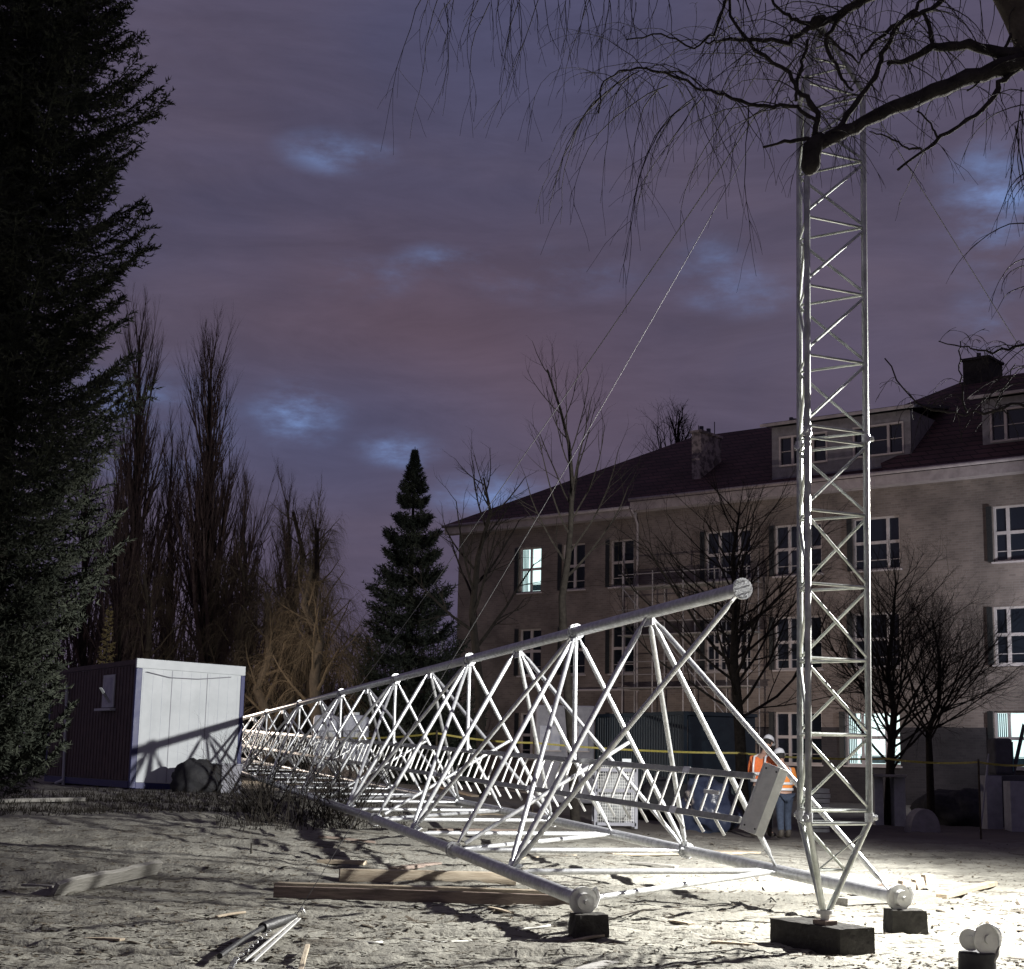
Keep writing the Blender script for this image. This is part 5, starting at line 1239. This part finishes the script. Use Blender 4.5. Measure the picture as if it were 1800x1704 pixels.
limb(((1840, 95), (1760, 118), (1690, 140), (1620, 168), (1560, 195), (1500, 225), (1440, 256)), .062, .034, dens=.35, drop=(.15, .5))
lim = MB(); lim.path([P(1446, 238, BD), P(1436, 250, BD), P(1428, 262, BD), P(1426, 276, BD), P(1425, 290, BD), P(1422, 301, BD), P(1421, 307, BD)], [.030, .050, .062, .058, .062, .046, .022], 12); part('cut_stub', lim, M_['birch'], bir, True)
limb(((1425, 246), (1390, 248), (1342, 259)), .016, .008, dens=.2, drop=(.1, .3))
limb(((1440, 250), (1475, 225), (1505, 180), (1540, 140), (1550, 95), (1575, 50), (1610, 15), (1640, -30)), .02, .012, dens=.8, drop=(.2, .7))
limb(((1432, 246), (1440, 200), (1410, 165), (1385, 130), (1330, 90), (1290, 40), (1278, -20)), .020, .008, dens=.9)
limb(((1440, 215), (1400, 188), (1345, 186), (1290, 174), (1235, 157), (1180, 130), (1135, 122), (1085, 128), (1058, 150), (1052, 200)), .014, .004, dens=1.1, drop=(.4, 1.1))
limb(((1400, 178), (1405, 140), (1412, 100), (1420, 70)), .012, .01, dens=.6, drop=(.2, .6))
limb(((1850, 115), (1780, 98), (1700, 78), (1640, 82), (1590, 108), (1560, 112)), .05, .012, dens=.8, drop=(.2, .7))
limb(((1640, 84), (1636, 50), (1622, 22), (1590, 28), (1568, 60), (1552, 92)), .016, .008, dens=.7, drop=(.2, .6))
limb(((1790, 120), (1755, 148), (1748, 170), (1700, 212), (1640, 250), (1578, 299)), .022, .008, dens=.3, drop=(.1, .5))
limb(((1650, 246), (1640, 225), (1612, 196)), .008, .005, dens=.4, drop=(.1, .3)); limb(((1620, 263), (1595, 262), (1560, 240), (1528, 232)), .008, .004, dens=.4, drop=(.1, .4))
limb(((1620, -60), (1560, -20), (1500, 10), (1455, 38), (1420, 50), (1385, 76), (1330, 68), (1270, 72), (1240, 75)), .035, .006, dens=1.1, drop=(.3, 1.0))
limb(((1520, 0), (1470, 35), (1450, 75), (1475, 130), (1500, 160)), .018, .008, dens=.8, drop=(.3, .7))
limb(((1430, 44), (1400, 38), (1370, 20), (1340, -30)), .016, .008, dens=.7, drop=(.3, .7))
lim = MB(); lim.path([P(1450, 30, BD), P(1435, 38, BD), P(1424, 48, BD)], [.02, .04, .02], 8); part('knot', lim, M_['birch'], bir, True)
limb(((1700, -60), (1650, 10), (1600, 30), (1540, 70), (1510, 110), (1450, 60)), .02, .006, dens=1.0, drop=(.3, .8))
limb(((1830, -40), (1780, 60), (1750, 120), (1700, 160)), .014, .005, dens=.8, drop=(.3, .9))
# hanging strands from limbs above the frame
for (x0, x1, k) in ((740, 820, 5), (830, 900, 6), (900, 1080, 20), (1080, 1250, 8), (1250, 1400, 8), (1400, 1800, 18)):
    for i in range(k):
        px = rnd(x0, x1); q = P(px, rnd(-60, 10), BD + rnd(-.3, .5)); twig(q, V((rnd(-.4, .3), 0, -1)), rnd(.45, 1.0) * (1.0 if px < 1080 else .8), .0035)
limb(((1660, -160), (1500, -110), (1300, -60), (1150, -45), (1000, -40), (860, -35), (740, -25)), .05, .008, dens=.4)
limb(((1290, -40), (1255, 60), (1220, 85), (1160, 60), (1100, 70)), .010, .004, dens=1.0, drop=(.3, .9))
for (px, py, L) in ((1075, 160, 1.0), (1110, 130, 1.0), (1160, 160, .9), (1180, 150, 1.3), (1230, 170, 1.0), (1300, 180, .9), (1340, 190, .8), (1130, 125, .9), (1215, 180, 1.35), (1060, 170, .8)):
    for k in range(1 + (px % 3 == 0)): twig(P(px + rnd(-8, 8), py, BD), V((rnd(-.9, -.2), rnd(-.2, .2), -.3)), L * rnd(.8, 1.1), .0045)
# right edge twigs and lower lit sprays
for i in range(16):
    py = rnd(120, 700); twig(P(1815, py, BD - 1), V((-1, rnd(-.2, .2), rnd(-.2, .5))), rnd(.2, .55), .004)
for i in range(7): twig(P(1790 + rnd(-15, 15), rnd(150, 260), BD), V((rnd(-.3, .1), 0, -1)), rnd(.5, .9), .004)
limb(((1830, 730), (1790, 712), (1740, 722), (1690, 728), (1640, 720), (1600, 700), (1555, 630)), .009, .0035, 8.0, dens=.9, drop=(.12, .40))
limb(((1830, 600), (1780, 610), (1740, 622), (1700, 612), (1650, 600)), .008, .003, 8.0, dens=.9, drop=(.12, .35))
limb(((1700, 725), (1690, 680), (1685, 640), (1688, 600)), .006, .003, 8.0, dens=.9, drop=(.12, .3))
limb(((1750, 715), (1765, 690), (1785, 640)), .005, .003, 8.0, dens=.9, drop=(.1, .25))
part('twigs', tw, M_['birch'], bir)
